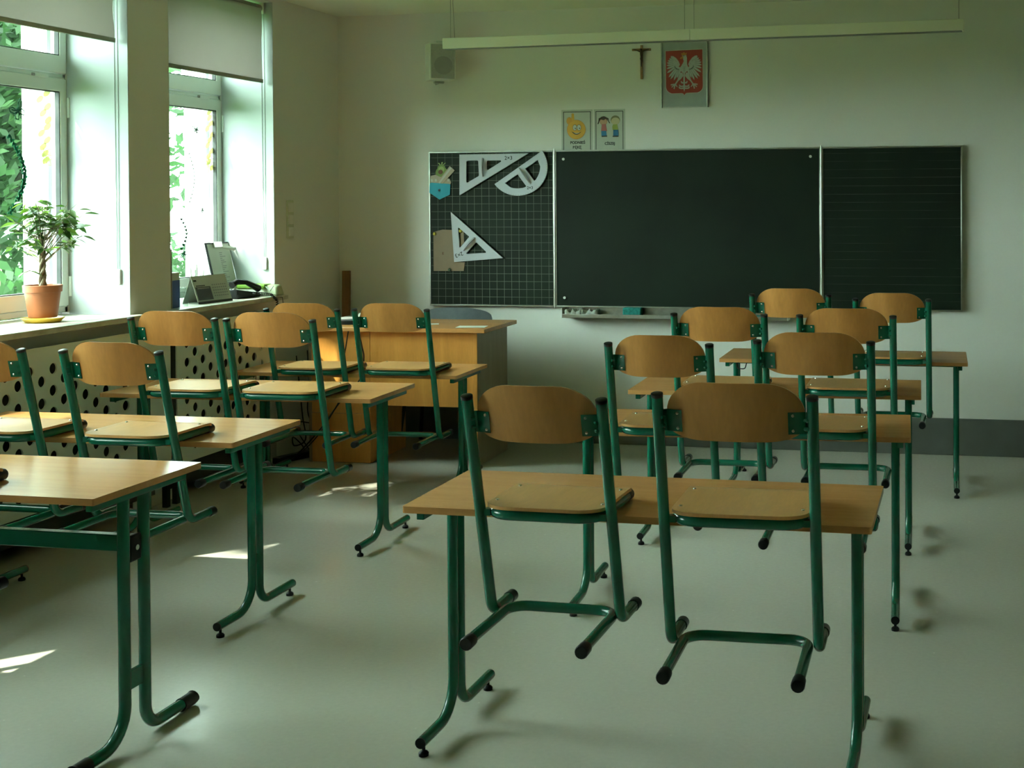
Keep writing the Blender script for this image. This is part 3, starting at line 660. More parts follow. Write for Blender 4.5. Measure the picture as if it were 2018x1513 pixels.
# ------------------------------------------------------------------ emblem poster
t = thing('emblem_poster', 'framed poster of a white eagle on a red shield', 'poster', (-1.327, 0, 2.131))
PW, PH = .301, .404
BX(0, -.010, 0, PW, -.004, PH).build('sheet', POSTER, t, smooth=0)
for x in (0, PW-.009): BX(x, -.018, -.004, x+.009, 0, PH+.003).build('side_rail', METAL, t, bevel=.002)
BX(.005, -.012, -.003, PW-.005, -.002, .002).build('bottom_rail', METAL, t)
def E(x, y): return ((x-135)*PW/930, PH-(y-130)*PH/1285)
def ep(pts, mat, name, lift, par=None):
    l2 = [E(*p) for p in pts]
    return MB().plate([l2], lambda x, z: (x, -.0102-lift, z), lambda x, z: (x, -.0100-lift+.0001, z)).build(name, mat, par or t, smooth=0)
def QB(a, b, c, n=6): return [((1-k/n)**2*a[0]+2*(1-k/n)*k/n*b[0]+(k/n)**2*c[0], (1-k/n)**2*a[1]+2*(1-k/n)*k/n*b[1]+(k/n)**2*c[1]) for k in range(n+1)]
sh = [(228, 296), (958, 278), (962, 1010)]+QB((962, 1010), (955, 1100), (860, 1132))[1:]+[(650, 1136)]+QB((650, 1136), (610, 1145), (598, 1190))[1:]+QB((598, 1190), (588, 1145), (545, 1140))[1:]+[(350, 1142)]+QB((350, 1142), (245, 1110), (236, 1010))[1:]
shw = [(597+(x-597)*1.03, 712+(y-712)*1.025) for x, y in sh]
ep(shw, PAPER, 'shield_border', .0001); shd = ep(sh, RED, 'shield', .0003)
def feathers(name, root_pts, tips, wd):
    wv = MB(); gv = MB()
    for i, tp in enumerate(tips):
        f = i/(len(tips)-1); rt_ = (root_pts[0][0]+(root_pts[1][0]-root_pts[0][0])*f, root_pts[0][1]+(root_pts[1][1]-root_pts[0][1])*f)
        d = Vector((tp[0]-rt_[0], tp[1]-rt_[1])); ln = d.length; d /= ln; n_ = Vector((-d.y, d.x))
        def leaf(w, s0, s1): return [(rt_[0]+d.x*ln*a+n_.x*w*b, rt_[1]+d.y*ln*a+n_.y*w*b) for a, b in ((s0, .5), (.45, .85), (.8, .8), (s1, 0), (.8, -.8), (.45, -.85), (s0, -.5))]
        li = .0006+.00012*i
        for mb, w, s1, dl in ((gv, wd*1.0, 1.0, 0), (wv, wd*.80, .985, .00006)):
            l2 = [E(*p) for p in leaf(w, 0, s1)]; mb.add([(x, -.0102-li-dl, z) for x, z in l2], [tuple(range(7))])
    a = wv.build(name, EAGLE, t, smooth=0, fix=False); gv.build('feather_edges', EGREY, a, smooth=0, fix=False)['kind'] = 'stuff'
TL = [(332, 396), (300, 440), (268, 482), (248, 530), (243, 585), (244, 650), (252, 735), (284, 825), (322, 866), (390, 890), (452, 842), (500, 770)]
feathers('wing', [(415, 520), (520, 640)], TL, 27)
feathers('wing', [(775, 520), (670, 640)], [(1192-x, y+0) for x, y in TL], 27)
for sgn in (0, 1):
    q = lambda x, y: (x, y) if not sgn else (1194-x, y)
    out = [(340, 395), (385, 402), (440, 440), (490, 505), (515, 570), (500, 600), (470, 600), (478, 560), (440, 500), (380, 450)]
    ep([q(*p) for p in out], EAGLE, 'wing_arm', .0026); ep([q(*p) for p in [(400, 470), (455, 520), (480, 575), (500, 640), (440, 650), (395, 600), (375, 520)]], EAGLE, 'wing_coverts', .0024)
    ep([q(*p) for p in [(415, 575), (425, 620), (470, 655), (500, 665), (500, 680), (440, 665), (405, 625)]], EGREY, 'wing_line', .0027)
    ep([q(*p) for p in [(510, 740), (565, 730), (580, 800), (530, 860), (480, 900), (430, 975), (405, 960), (460, 880)]], EAGLE, 'leg', .0028)
    ep([q(*p) for p in [(430, 950), (470, 1015), (455, 1020), (425, 985), (405, 1060), (385, 1050), (395, 990), (355, 1030), (342, 1012), (378, 975), (332, 985), (330, 960), (380, 950)]], EAGLE, 'talon', .0029)
    for (y0, w) in ((905, 65), (975, 100), (1015, 108)):
        ep([q(*p) for p in [(592, y0+10)]+QB((592, y0+40), (597-w*1.15, y0+60), (597-w, y0-10))+QB((597-w+22, y0+2), (597-w*.7, y0+30), (592, y0+8))], EAGLE, 'tail_curl', .0027)
ep([(540, 600), (575, 540), (600, 480), (640, 400), (655, 450), (655, 560), (670, 610), (690, 650), (660, 700), (620, 735), (570, 735), (520, 690), (500, 650)], EAGLE, 'body', .0030)
ep([(555, 395), (640, 385), (655, 440), (640, 520), (590, 500), (578, 470), (575, 440)], EAGLE, 'head', .0032)
ep([(575, 400), (530, 430), (510, 455), (530, 460), (560, 450), (585, 455)], GOLD, 'beak', .0034)
ep([(535, 340), (560, 352), (595, 322), (625, 350), (655, 335), (640, 382), (550, 388)], GOLD, 'crown', .0034)
ep([(575, 395), (610, 395), (600, 408), (578, 406)], EGREY, 'eye', .0035)
ep([(580, 735), (612, 735), (612, 1060), (598, 1115), (582, 1060)], EAGLE, 'tail', .0029)
for k in range(4): ep([(560+k*4, 610+k*26), (600, 630+k*26), (640-k*4, 606+k*26), (600, 622+k*26)], EGREY, 'breast_feather', .0032)

# crucifix
t = thing('crucifix', 'small wooden wall cross with a dark figure beside the eagle poster', 'crucifix', (-1.452, 0, 2.311))
BX(-.0075, -.014, 0, .0075, -.002, .214).build('upright', CROSSW, t, bevel=.002)
BX(-.061, -.016, .178, .061, -.004, .192).build('crossbar', CROSSW, t, bevel=.002)
f = MB(); f.tube([(0, -.020, .176), (.001, -.024, .16), (.002, -.022, .14), (.0, -.022, .128), (.004, -.028, .112), (0, -.022, .088), (0, -.020, .078)], [.006, .0085, .007, .0075, .0065, .0045, .004], 10)
for s in (-1, 1): f.tube([(s*.004, -.021, .170), (s*.026, -.020, .180), (s*.05, -.019, .187)], [.0045, .0035, .0028], 8)
f.build('figure', BRONZE, t); MB().lathe([(.001, 0), (.006, .004), (.0075, .010), (.005, .017), (.001, .019)], (0, -.024, .174), 12).build('figure_head', BRONZE, t)

# two rule signs above the board
def sign(x0, x1, z1, label, draw):
    t = thing('rule_sign', label, 'sign', (x0, 0, BZ1+.002)); w, h = x1-x0, z1-BZ1-.002
    BX(0, -.0012, 0, w, 0, h).build('sheet', PAPER, t, smooth=0)
    m = MB()
    for q in ((.012, h-.016, w-.012, h-.012), (.012, 0, .016, h-.012), (w-.016, 0, w-.012, h-.012)): m.box(q[0], -.0018, q[1], q[2], -.0011, q[3])
    m.build('border', INK, t, smooth=0)
    def P(pts, mat, name, l=0): return MB().plate([pts], lambda x, z: (x, -.0020-l, z), lambda x, z: (x, -.0012-l, z)).build(name, mat, t, smooth=0)
    draw(t, w, h, P)
def d1(t, w, h, P):
    s = w/ (800/ (926-115)*1.0) ; k = w/870; X = lambda x: (x-80)*k; Z = lambda y: h-(y-370)*k
    C = lambda cx, cy, r, ry=None, n=22: circle(X(cx), Z(cy), r*k, n, 0, (ry or r)*k)
    P(C(300, 670, 80, 100), OCHRE, 'hand'); P([(X(a), Z(b)) for a, b in [(360, 620), (365, 480), (395, 465), (430, 480), (440, 640), (400, 700)]], YEL, 'finger', .0004)
    P(C(495, 905, 262), OCHRE, 'smiley_rim', .0006); P(C(495, 900, 245), YEL, 'smiley_face', .0010)
    for ex in (455, 572):
        P(C(ex, 850, 60, 82), INK, 'eye_outline', .0014); P(C(ex, 852, 52, 74), PAPER, 'eye_white', .0018); P(C(ex+15, 870, 16), INK, 'pupil', .0022)
    P([(X(a), Z(b)) for a, b in QB((360, 950), (500, 1130), (635, 960), 10)+QB((635, 960), (500, 1040), (360, 950), 10)[1:-1]], INK, 'mouth', .0014)
    P([(X(a), Z(b)) for a, b in QB((420, 985), (500, 1060), (600, 980), 10)+QB((600, 980), (500, 1020), (420, 985), 10)[1:-1]], PAPER, 'teeth', .0018)
    text_obj('PODNIEŚ', .0235, INK, 'lettering', t, (w*.52, -.0018, Z(1258)), bold=.0009, sx=1.0); text_obj('RĘKĘ', .0235, INK, 'lettering', t, (w*.50, -.0018, Z(1385)), bold=.0009)
def d2(t, w, h, P):
    k = w/880; X = lambda x: (x-960)*k; Z = lambda y: h-(y-370)*k
    C = lambda cx, cy, r, ry=None, n=20: circle(X(cx), Z(cy), r*k, n, 0, (ry or r)*k); Q = lambda l: [(X(a), Z(b)) for a, b in l]
    P(C(1235, 660, 118, 95), HAIR, 'hair'); P(C(1235, 710, 108, 95), SKIN1, 'girl_face', .0004)
    P(Q([(1130, 640), (1180, 600), (1290, 600), (1345, 650), (1290, 640), (1240, 668), (1180, 650)]), HAIR, 'fringe', .0008)
    P(Q([(1140, 600), (1100, 620), (1090, 700), (1060, 775), (1095, 770), (1120, 700), (1125, 640), (1165, 610)]), HAIR, 'pigtail', .0004); P(Q([(1330, 600), (1375, 620), (1390, 700), (1425, 755), (1395, 755), (1365, 700), (1355, 640), (1310, 620)]), HAIR, 'pigtail', .0004)
    P(Q([(1185, 780), (1300, 770), (1320, 900), (1335, 965), (1165, 965)]), PINK, 'pink_top', .0006); P(Q([(1170, 960), (1310, 960), (1320, 1100), (1175, 1100)]), BLUE, 'trousers', .0008)
    P(Q([(1180, 1095), (1335, 1090), (1335, 1120), (1180, 1125)]), HAIR, 'shoes', .001)
    P(C(1565, 670, 132, 125), HAIRG, 'hair'); P(C(1570, 700, 120, 98), SKIN2, 'boy_face', .0004)
    P(Q([(1500, 790), (1620, 785), (1650, 940), (1490, 940), (1480, 850)]), LIME, 'lime_top', .0006); P(Q([(1510, 935), (1650, 935), (1650, 1105), (1505, 1105)]), BLUE, 'trousers', .0008)
    P(Q([(1490, 1100), (1650, 1095), (1650, 1128), (1490, 1128)]), HAIR, 'shoes', .001)
    text_obj('CİSZEJ', .0225, INK, 'lettering', t, (w*.51, -.0018, Z(1310)), bold=.0009)
sign(-1.982, -1.776, 2.127, 'white sign with a smiley raising a finger, PODNIEŚ RĘKĘ', d1)
sign(-1.768, -1.563, 2.127, 'white sign with two hushing children over the word CISZEJ', d2)

# loudspeaker
t = thing('loudspeaker', 'white wall loudspeaker behind the end of the strip lamp', 'speaker', (-2.745, -.14, 2.316), .60)
BX(-.085, -.075, 0, .085, .055, .235).build('cabinet', WHITE, t, bevel=.008)
BX(-.074, -.081, .010, .076, -.074, .225).build('grille', mottle(nmat('speaker_grille', (.4, .42, .38), .7), (.36, .38, .33), (.42, .44, .39), 90), t, bevel=.004)
MB().tube([(.004, -.0805, .092), (.004, -.083, .092)], .058, 32).build('driver_disc', flat('driver_grey', (.27, .285, .24), .8), t)
MB().tube([(0, .05, -.008), (0, .13, -.008)], .008, 8).box(-.03, .02, -.012, .03, .06, 0).build('wall_bracket', METAL, t)
MB().box(-.02, .03, .235, .045, .11, .262).build('top_bracket', WHITE, t, bevel=.003)

# suspended lamp
import math as _m
t = thing('pendant_lamp', 'long cream suspended strip lamp, switched off, above the chalkboard', 'lamp', (-.833, -1.465, 2.362), _m.atan2(-.15, 2.733))
BX(-1.37, -.03, 0, -.001, .03, .056).build('housing', LAMP, t, bevel=.003); BX(.001, -.03, 0, 1.37, .03, .056).build('housing', LAMP, t, bevel=.003)
BX(-1.36, -.024, -.003, 1.36, .024, .0).build('louvre', GREY, t)
for x in (-1.335, -.035, .015, 1.345):
    for dx in ((0, .012) if x < -1 else (0,)): MB().tube([(x+dx*2, 0, .056), (x+dx*1.2, 0, .25), (x+dx, 0, H-2.362)], .0013, 6).build('suspension_wire', GREY, t)
BX(-1.40, -.05, H-2.362-.028, -1.30, .05, H-2.362).build('ceiling_rose', LAMP, t, bevel=.003)
MB().tube([(-1.29, 0, H-2.362-.02), (-1.26, 0, H-2.362)], .012, 8).build('cable_gland', GREY, t)

# wall socket strip beside the far window
t = thing('wall_switch', 'cream three-gang switch plate on the window wall near the corner', 'switch', (WX, -.655, 1.325))
BX(0, -.04, 0, .010, .04, .232).build('plate', mottle(nmat('switch_cream', (.62, .63, .5), .5), (.61, .63, .49), (.64, .66, .52), 4), t, bevel=.003)
for k in range(3): BX(.009, -.028, .012+.074*k, .016, .028, .070+.074*k).build('rocker', WALL, t, bevel=.003)

# plank in the corner
o = BX(-.026, -.012, 0, .026, .012, 1.092).build('wooden_plank', DWOOD, bevel=.002); o.location = (-3.462, -.050, 0); o.rotation_euler = (-.03, .0, 0); tag(o, 'narrow dark brown wooden plank standing in the room corner', 'plank')
# ------------------------------------------------------------------ teacher desk
t = thing('teacher_desk', 'beech teacher desk with cupboard below the chalkboard corner', 'desk', (-2.76, -.59, 0), .02)
def TX(x0, y0, z0, x1, y1, z1, n, mat=LAMV, par=None, b=.002): return BX(x0, y0, z0, x1, y1, z1).build(n, mat, par or t, bevel=b)
TX(-.585, -.29, .782, .57, .31, .806, 'desktop', LAM)
TX(-.535, -.262, 0, -.517, .28, .782, 'side_panel', GREYW); TX(.499, -.262, 0, .517, .28, .782, 'side_panel', GREYW); TX(.497, -.265, 0, .517, -.261, .782, 'front_edging')
TX(-.517, -.260, .295, -.148, -.246, .782, 'back_board'); TX(-.146, -.260, .345, .497, -.246, .782, 'modesty_panel')
TX(-.517, -.260, .003, -.148, -.246, .293, 'back_board'); TX(-.166, -.245, .0, -.150, .27, .782, 'cupboard_side')
TX(-.517, -.245, .02, -.166, .27, .036, 'cupboard_floor')
TX(-.513, .262, .04, -.168, .276, .77, 'cupboard_door')
# laptop-like black box with crumpled tissue, sheets
o = BX(-.14, -.11, 0, .14, .11, .028).build('laptop', BLACK, bevel=.004); o.location = (-3.06, -.62, .8065); o.rotation_euler = (0, 0, .05); tag(o, 'closed black laptop on the teacher desk between two chair backs', 'laptop')
BX(-.135, -.105, .028, .135, .105, .036).build('lid', METAL if False else GREY, o, bevel=.003)
def crumple(name, loc, r, lab, mat=PAPER, seed=1, fl=.5):
    rnd = random.Random(seed); b = bmesh.new(); bmesh.ops.create_icosphere(b, subdivisions=3, radius=r)
    for v in b.verts: v.co *= 1+rnd.uniform(-.22, .22); v.co.z = max(-r*.3, v.co.z*fl)
    me = bpy.data.meshes.new(name); b.to_mesh(me); b.free(); me.materials.append(mat); o = bpy.data.objects.new(name, me); COL.objects.link(o); o.location = loc; return tag(o, lab, 'paper')
crumple('crumpled_tissue', (-3.03, -.62, .856), .045, 'crumpled white tissue on the black laptop', seed=4)
def paper(x, y, z, w, d, rz, lab, name='paper_sheet'):
    o = BX(-w/2, -d/2, 0, w/2, d/2, .0012).build(name, PAPER, smooth=0); o.location = (x, y, z); o.rotation_euler = (0, 0, rz); return tag(o, lab, 'paper')
paper(-2.31, -.74, .8065, .17, .11, .15, 'larger white paper sheet near the open end of the teacher desk'); paper(-2.62, -.62, .8065, .10, .06, .4, 'small white slip on the teacher desk by a chair post')
# teacher chair
t = thing('teacher_chair', 'grey shell chair with thin black legs behind the teacher desk', 'chair', (-2.70, -.20, 0), 0)
def fb2(x, v, th):
    u = x/.25; return (x, .13+.05*(1-u*u)*-1+.05+(v-.6)*.12+(.008 if th else 0)-.05*0, v)
sheet(rows_for(.52, .858, .243, (.06, .05), (.20, .062)), 14, fb2, 1).build('backrest', FABRIC, t, smooth=60)
sheet(rows_for(-.22, .14, .22, (.06, .05), (.05, .05)), 10, lambda x, v, th: (x, v, .43+.01*(x/.22)**2+(.012 if th else 0)), 1).build('seat', FABRIC, t, smooth=60)
for sx, fy in ((-1, -.20), (1, -.20), (-1, .15), (1, .15)):
    p = [(sx*.19, fy*.7, .43), (sx*.235, fy*1.0, .0)]
    MB().tube(p, .0125, 10).build('leg', BLACK, t)
for sx in (-1, 1): MB().tube([(sx*.19, .10, .42), (sx*.20, .15, .55), (sx*.18, .17, .70)], .010, 8).build('back_support', BLACK, t)

# cables of the teacher desk
def cable(pts, r, lab, name='power_cable'):
    P = [Vector(p) for p in pts]; out = []
    for i in range(len(P)-1):
        a = P[max(0, i-1)]; b = P[i]; c = P[i+1]; d = P[min(len(P)-1, i+2)]
        for k in range(7):
            s = k/7; out.append(.5*((2*b)+(-a+c)*s+(2*a-5*b+4*c-d)*s*s+(-a+3*b-3*c+d)*s**3))
    out.append(P[-1]); o = MB().tube(out, r, 6).build(name, BLACK); return tag(o, lab, 'cable')
cable([(-3.02, -.89, .785), (-3.03, -.90, .70), (-3.05, -.90, .58), (-3.06, -.895, .42), (-3.12, -.90, .30), (-3.22, -.92, .15), (-3.34, -.93, .04), (-3.40, -.92, .006), (-3.45, -.9, .006)], .004, 'long black cable crossing the cupboard panel of the teacher desk')
cable([(-2.955, -.89, .785), (-2.93, -.90, .70), (-2.92, -.895, .62), (-2.95, -.89, .50), (-3.08, -.89, .36), (-3.2, -.9, .2), (-3.36, -.92, .03), (-3.42, -.86, .006), (-3.44, -.75, .006)], .0045, 'thicker black cable hanging below the teacher desktop edge')
cable([(-3.50, -.62, .60), (-3.49, -.60, .40), (-3.46, -.62, .22), (-3.40, -.70, .10), (-3.42, -.80, .08), (-3.46, -.74, .12), (-3.44, -.66, .05), (-3.38, -.74, .006)], .004, 'looping black cable hanging down the window wall by the socket')
cable([(-3.49, -.50, .62), (-3.48, -.50, .42), (-3.46, -.56, .26), (-3.40, -.62, .18), (-3.36, -.70, .20), (-3.40, -.78, .22), (-3.46, -.70, .16), (-3.42, -.60, .006)], .0035, 'tangled thin black cable between the window wall and the teacher desk')
o = BX(-.16, -.025, 0, .16, .025, .04).build('power_strip', BLACK, bevel=.005); o.location = (-3.40, -.82, 0); o.rotation_euler = (0, 0, 1.25); tag(o, 'black power strip on the floor beside the teacher desk', 'power strip')

# ------------------------------------------------------------------ things on the window sills
SZ = .9905
t = thing('potted_fig', 'weeping fig in a terracotta pot standing on the near window sill', 'plant', (-3.685, -2.640, SZ+.0225))
MB().lathe([(.058, 0), (.062, .003), (.077, .118), (.083, .119), (.085, .150), (.078, .151), (.075, .135), (.06, .134)], seg=36).build('pot', TERRA, t)
MB().lathe([(.001, .130), (.077, .131), (.076, .134), (.001, .138)], seg=24).build('soil', SOIL, t)
rnd = random.Random(11); tm = MB()
for k in range(3):
    ph = k*2.1; tm.tube([(.010*math.cos(ph+i*.9), .010*math.sin(ph+i*.9), .13+.022*i) for i in range(9)], [.010-.0005*i for i in range(9)], 8)
tips = []
for k in range(44):
    a = 2.399*k+rnd.uniform(-.3, .3); el = rnd.uniform(-.45, 1.45); c = Vector((0, 0, .24+.13*rnd.random()))
    d = Vector((math.cos(a)*math.cos(el), math.sin(a)*math.cos(el), math.sin(el))); rr_ = rnd.uniform(.7, 1.0)
    e = Vector((.025, 0, .375))+Vector((d.x*.19, d.y*.29, d.z*.20))*rr_; m1 = c.lerp(e, .5)+Vector((0, 0, .02)); e.x = max(e.x, -.14)
    tm.tube([c, m1, e], [.0030, .0018, .0009], 5); tips.append((c, m1, e))
tm.tube([(.0, 0, .20), (-.03, -.05, .22), (-.04, -.085, .205)], [.003, .002, .001], 5); tips.append((Vector((0, 0, .2)), Vector((-.03, -.05, .22)), Vector((-.04, -.085, .205))))
tm.build('stem', BARK, t)
def leafmesh(mat):
    vs = []; n = 6; prof = [(0, 0), (.16, .55), (.38, 1), (.62, .82), (.84, .38), (1, .0)]
    for s_, w_ in prof: vs += [(s_, -w_*.17, -.15*s_*s_+.05*w_), (s_, 0, -.15*s_*s_), (s_, w_*.17, -.15*s_*s_+.05*w_)]
    fs = []
    for i in range(n-1):
        a = 3*i; fs += [(a, a+1, a+4, a+3), (a+1, a+2, a+5, a+4)]
    me = bpy.data.meshes.new('leaf'); me.from_pydata(vs, [], fs); me.materials.append(mat); me.shade_smooth(); return me
lm = [leafmesh(LEAFM), leafmesh(LEAFM2)]
for k in range(296):
    c, m1, e = tips[k % len(tips)]; f = rnd.uniform(.45, 1.0); p = m1.lerp(e, (f-.5)*2) if f > .5 else c.lerp(m1, f*2)
    a = rnd.uniform(0, 2*PI); ln = rnd.uniform(.046, .072); d = Vector((math.cos(a), math.sin(a), rnd.uniform(-.7, .35))).normalized()
    if p.x+d.x*ln < -.155: d.x = abs(d.x)
    o = bpy.data.objects.new('leaf', lm[0] if rnd.random() < .72 else lm[1]); COL.objects.link(o); o.parent = t
    o.matrix_local = Matrix.Translation(p) @ d.to_track_quat('X', 'Z').to_matrix().to_4x4() @ Matrix.Rotation(rnd.uniform(-.8, .8), 4, 'X') @ Matrix.Scale(ln, 4)
o = MB().lathe([(.072, 0), (.076, .002), (.092, .018), (.094, .021), (.088, .022), (.072, .006), (.001, .006)], seg=36).build('saucer', SAUCER); o.location = (-3.685, -2.640, SZ); tag(o, 'yellow saucer under the terracotta pot', 'saucer')

t = thing('desk_calendar', 'tent-shaped desk calendar with an aeroplane photo on the far window sill', 'calendar', (-3.595, -1.425, SZ), math.radians(84))
# local x along the calendar (towards the front wall), local -y side faces the room
Wc, Hc, Dc = .29, .150, .052
def slab(p0, p1, th, name, mat, x0=-Wc/2, x1=Wc/2, par=None):
    a = Vector((0, p0[0], p0[1])); b = Vector((0, p1[0], p1[1])); d = (b-a).normalized(); n_ = Vector((0, -d.z, d.y))*th
    vs = [(x, q.y, q.z) for x in (x0, x1) for q in (a, b, b+n_, a+n_)]
    return MB().add(vs, [(0, 1, 2, 3), (7, 6, 5, 4), (0, 4, 5, 1), (1, 5, 6, 2), (2, 6, 7, 3), (3, 7, 4, 0)]).build(name, mat, par or t, smooth=0)
fr_ = slab((-Dc, 0), (0, Hc), .002, 'front_page', PAPER); slab((Dc, 0), (0, Hc), .002, 'rear_page', PAPER); slab((-Dc, .001), (Dc, .001), .0015, 'base_card', PAPER)
def onpage(x0, x1, f0, f1, mat, name, l=.003):
    y0, z0 = -Dc+Dc*f0, Hc*f0; y1, z1 = -Dc+Dc*f1, Hc*f1; n_ = Vector((-Hc, Dc)).normalized()*l
    MB().add([(x0, y0+n_.x, z0+n_.y), (x1, y0+n_.x, z0+n_.y), (x1, y1+n_.x, z1+n_.y), (x0, y1+n_.x, z1+n_.y)], [(0, 1, 2, 3)]).build(name, mat, t, smooth=0, fix=False)
onpage(-.135, -.01, .12, .60, PHOTO, 'photo'); onpage(-.125, -.05, .62, .66, PHOTO, 'wing_silhouette'); onpage(-.12, -.02, .52, .57, GREY, 'wing_silhouette', .0035); onpage(-.135, -.110, .80, .86, INK, 'page_heading')
for r_ in range(5):
    for c_ in range(7): onpage(.006+c_*.018, .017+c_*.018, .22+r_*.10, .26+r_*.10, GREY, 'date_mark')
slab((-Dc-.002, 0), (-Dc+.003, .012), .002, 'bottom_strip', INK)
t = thing('magazine_file', 'navy cardboard magazine file at the pillar end of the far sill', 'file box', (-3.575, -1.815, SZ), .15)
BX(-.035, -.05, 0, .035, .05, .145).build('box', BLUEB, t, bevel=.001); BX(-.033, -.048, .145, .033, .048, .185).build('white_sheets', PAPER, t)
BX(-.040, -.056, 0, .040, -.051, .31).build('tall_card', CHECK, t)
t = thing('picture_frame', 'small photo frame with a blue and yellow picture', 'picture frame', (-3.70, -1.66, SZ), -.62+PI/2*0)
BX(-.075, -.006, 0, .075, .006, .235).build('frame', GREY, t, bevel=.004); BX(-.062, -.008, .012, .062, -.005, .222).build('photo', PHOTO, t)
BX(-.060, -.0095, .15, .040, -.0085, .220).build('photo_sky', flat('photo_sky', (.30, .48, .75)), t); MB().lathe([(.001, 0), (.026, .001), (.001, .002)], seg=18).build('photo_sun', SAUCER, t).location = (.02, -.010, .075)
COL.objects[-1].rotation_euler = (PI/2, 0, 0)
t = thing('drinking_glass', 'small clear glass cup between the navy file and the calendar', 'glass', (-3.565, -1.70, SZ))
MB().lathe([(.022, 0), (.026, .07), (.030, .10), (.028, .10), (.024, .07), (.020, .004), (.001, .004)], seg=20).build('cup', GLASS, t)
t = thing('clipboard', 'dark clipboard with printed sheets leaning on the far window frame', 'clipboard', (-3.752, -.957, SZ+.002), math.radians(88))
tilt = Matrix.Rotation(-.24, 4, 'X')
def clip(o): o.matrix_local = tilt @ o.matrix_local; return o
clip(BX(-.118, 0, 0, .118, .004, .325).build('board', BLACK, t, bevel=.001)); clip(BX(-.100, -.003, .01, .112, 0, .315).build('printed_sheets', PAPER, t))
clip(BX(-.045, -.012, .292, .04, -.002, .328).build('clip', CHROME, t, bevel=.002))
mm = MB()
for k in range(20): mm.box(.0, -.0036, .04+k*.0115, .035+.02*math.sin(k*2.3), -.0030, .044+k*.0115)
q = clip(mm.build('printed_lines', GREY, t)); q['kind'] = 'stuff'
clip(MB().add([(.02, -.004, .29), (.115, -.03, .262), (.13, -.045, .277), (.05, -.012, .305)], [(0, 1, 2, 3), (3, 2, 1, 0)]).build('folded_corner', PAPER, t, fix=False))
t = thing('pen_holder', 'pen pot with white rolled papers behind the desk calendar', 'pen pot', (-3.735, -1.32, SZ))
MB().lathe([(.036, 0), (.038, .10), (.034, .10), (.032, .004), (.001, .004)], seg=20).build('pot', GREY, t)
for k, (a, b, c) in enumerate(((-.02, -.02, .185), (.0, .01, .205), (.015, -.03, .175), (.02, .05, .170), (-.01, .03, .180))): MB().tube([(a*.4, b*.4, .01), (a, b, c)], .0055, 7).build('rolled_paper', PAPER, t)
# telephone
t = thing('desk_phone', 'black corded desk telephone on the far window sill', 'telephone', (-3.620, -1.075, SZ), math.radians(86))
BXm = MB().add([(-.12, -.08, 0), (.11, -.08, 0), (.11, .09, 0), (-.12, .09, 0), (-.12, -.08, .055), (.11, -.08, .022), (.11, .09, .022), (-.12, .09, .055)], [(0, 3, 2, 1), (4, 5, 6, 7), (0, 1, 5, 4), (1, 2, 6, 5), (2, 3, 7, 6), (3, 0, 4, 7)])
BXm.build('base', BLACK, t, bevel=.006)
hs = MB().tube([(-.135, -.055, .082), (-.09, -.055, .098), (0, -.055, .090), (.08, -.055, .062), (.12, -.055, .046)], [.020, .017, .014, .018, .022], 14).build('handset', BLACK, t)
for k in range(12): BX(-.05+.025*(k % 3), .0+.024*(k//3)-.01, .030, -.034+.025*(k % 3), .014+.024*(k//3)-.01, .052-.006*(k % 3)).build('key', GREY, t, bevel=.001)
def coil(path, R, n, r):
    P = [Vector(p) for p in path]; out = []; seg = len(P)-1; N_ = n*10
    for i in range(N_+1):
        f = i/N_*seg; k = min(int(f), seg-1); p = P[k].lerp(P[k+1], f-k); d = (P[k+1]-P[k]).normalized(); u = d.orthogonal().normalized(); w_ = d.cross(u); a = 2*PI*n*i/N_
        out.append(p+u*math.cos(a)*R+w_*math.sin(a)*R)
    return MB().tube(out, r, 5)
coil([(.0, -.10, .028), (.06, -.115, .022), (.11, -.150, .012), (.125, -.176, -.02), (.13, -.180, -.09), (.115, -.178, -.115), (.10, -.176, -.08)], .0065, 34, .0026).build('coiled_cord', BLACK, t)
MB().tube([(.12, .02, .01), (.16, -.09, .004), (.19, -.172, -.01), (.20, -.176, -.11)], .002, 6).build('line_cord', BLACK, t)
# green case
t = thing('lunch_box', 'lime green and cream soft case behind the desk phone', 'case', (-3.590, -.888, SZ), .0)
MB().add([(-.15, -.045, 0), (.14, -.045, 0), (.14, .05, 0), (-.15, .05, 0), (-.13, -.03, .062), (.125, -.02, .060), (.12, .045, .066), (-.13, .045, .066)], [(0, 3, 2, 1), (4, 5, 6, 7), (0, 1, 5, 4), (1, 2, 6, 5), (2, 3, 7, 6), (3, 0, 4, 7)]).build('body', CREAMBOX, t, bevel=.012)
BX(-.125, -.046, .040, .06, .04, .069).build('lid', LIMEBOX, t, bevel=.008)
MB().tube([(.07, -.05, .055), (.10, -.055, .03), (.12, -.05, .06)], .003, 6).build('strap', PAPER, t)
MB().lathe([(.001, 0), (.009, .003), (.001, .008)], seg=12).build('knob', INK, t).location = (-.14, -.03, .060)

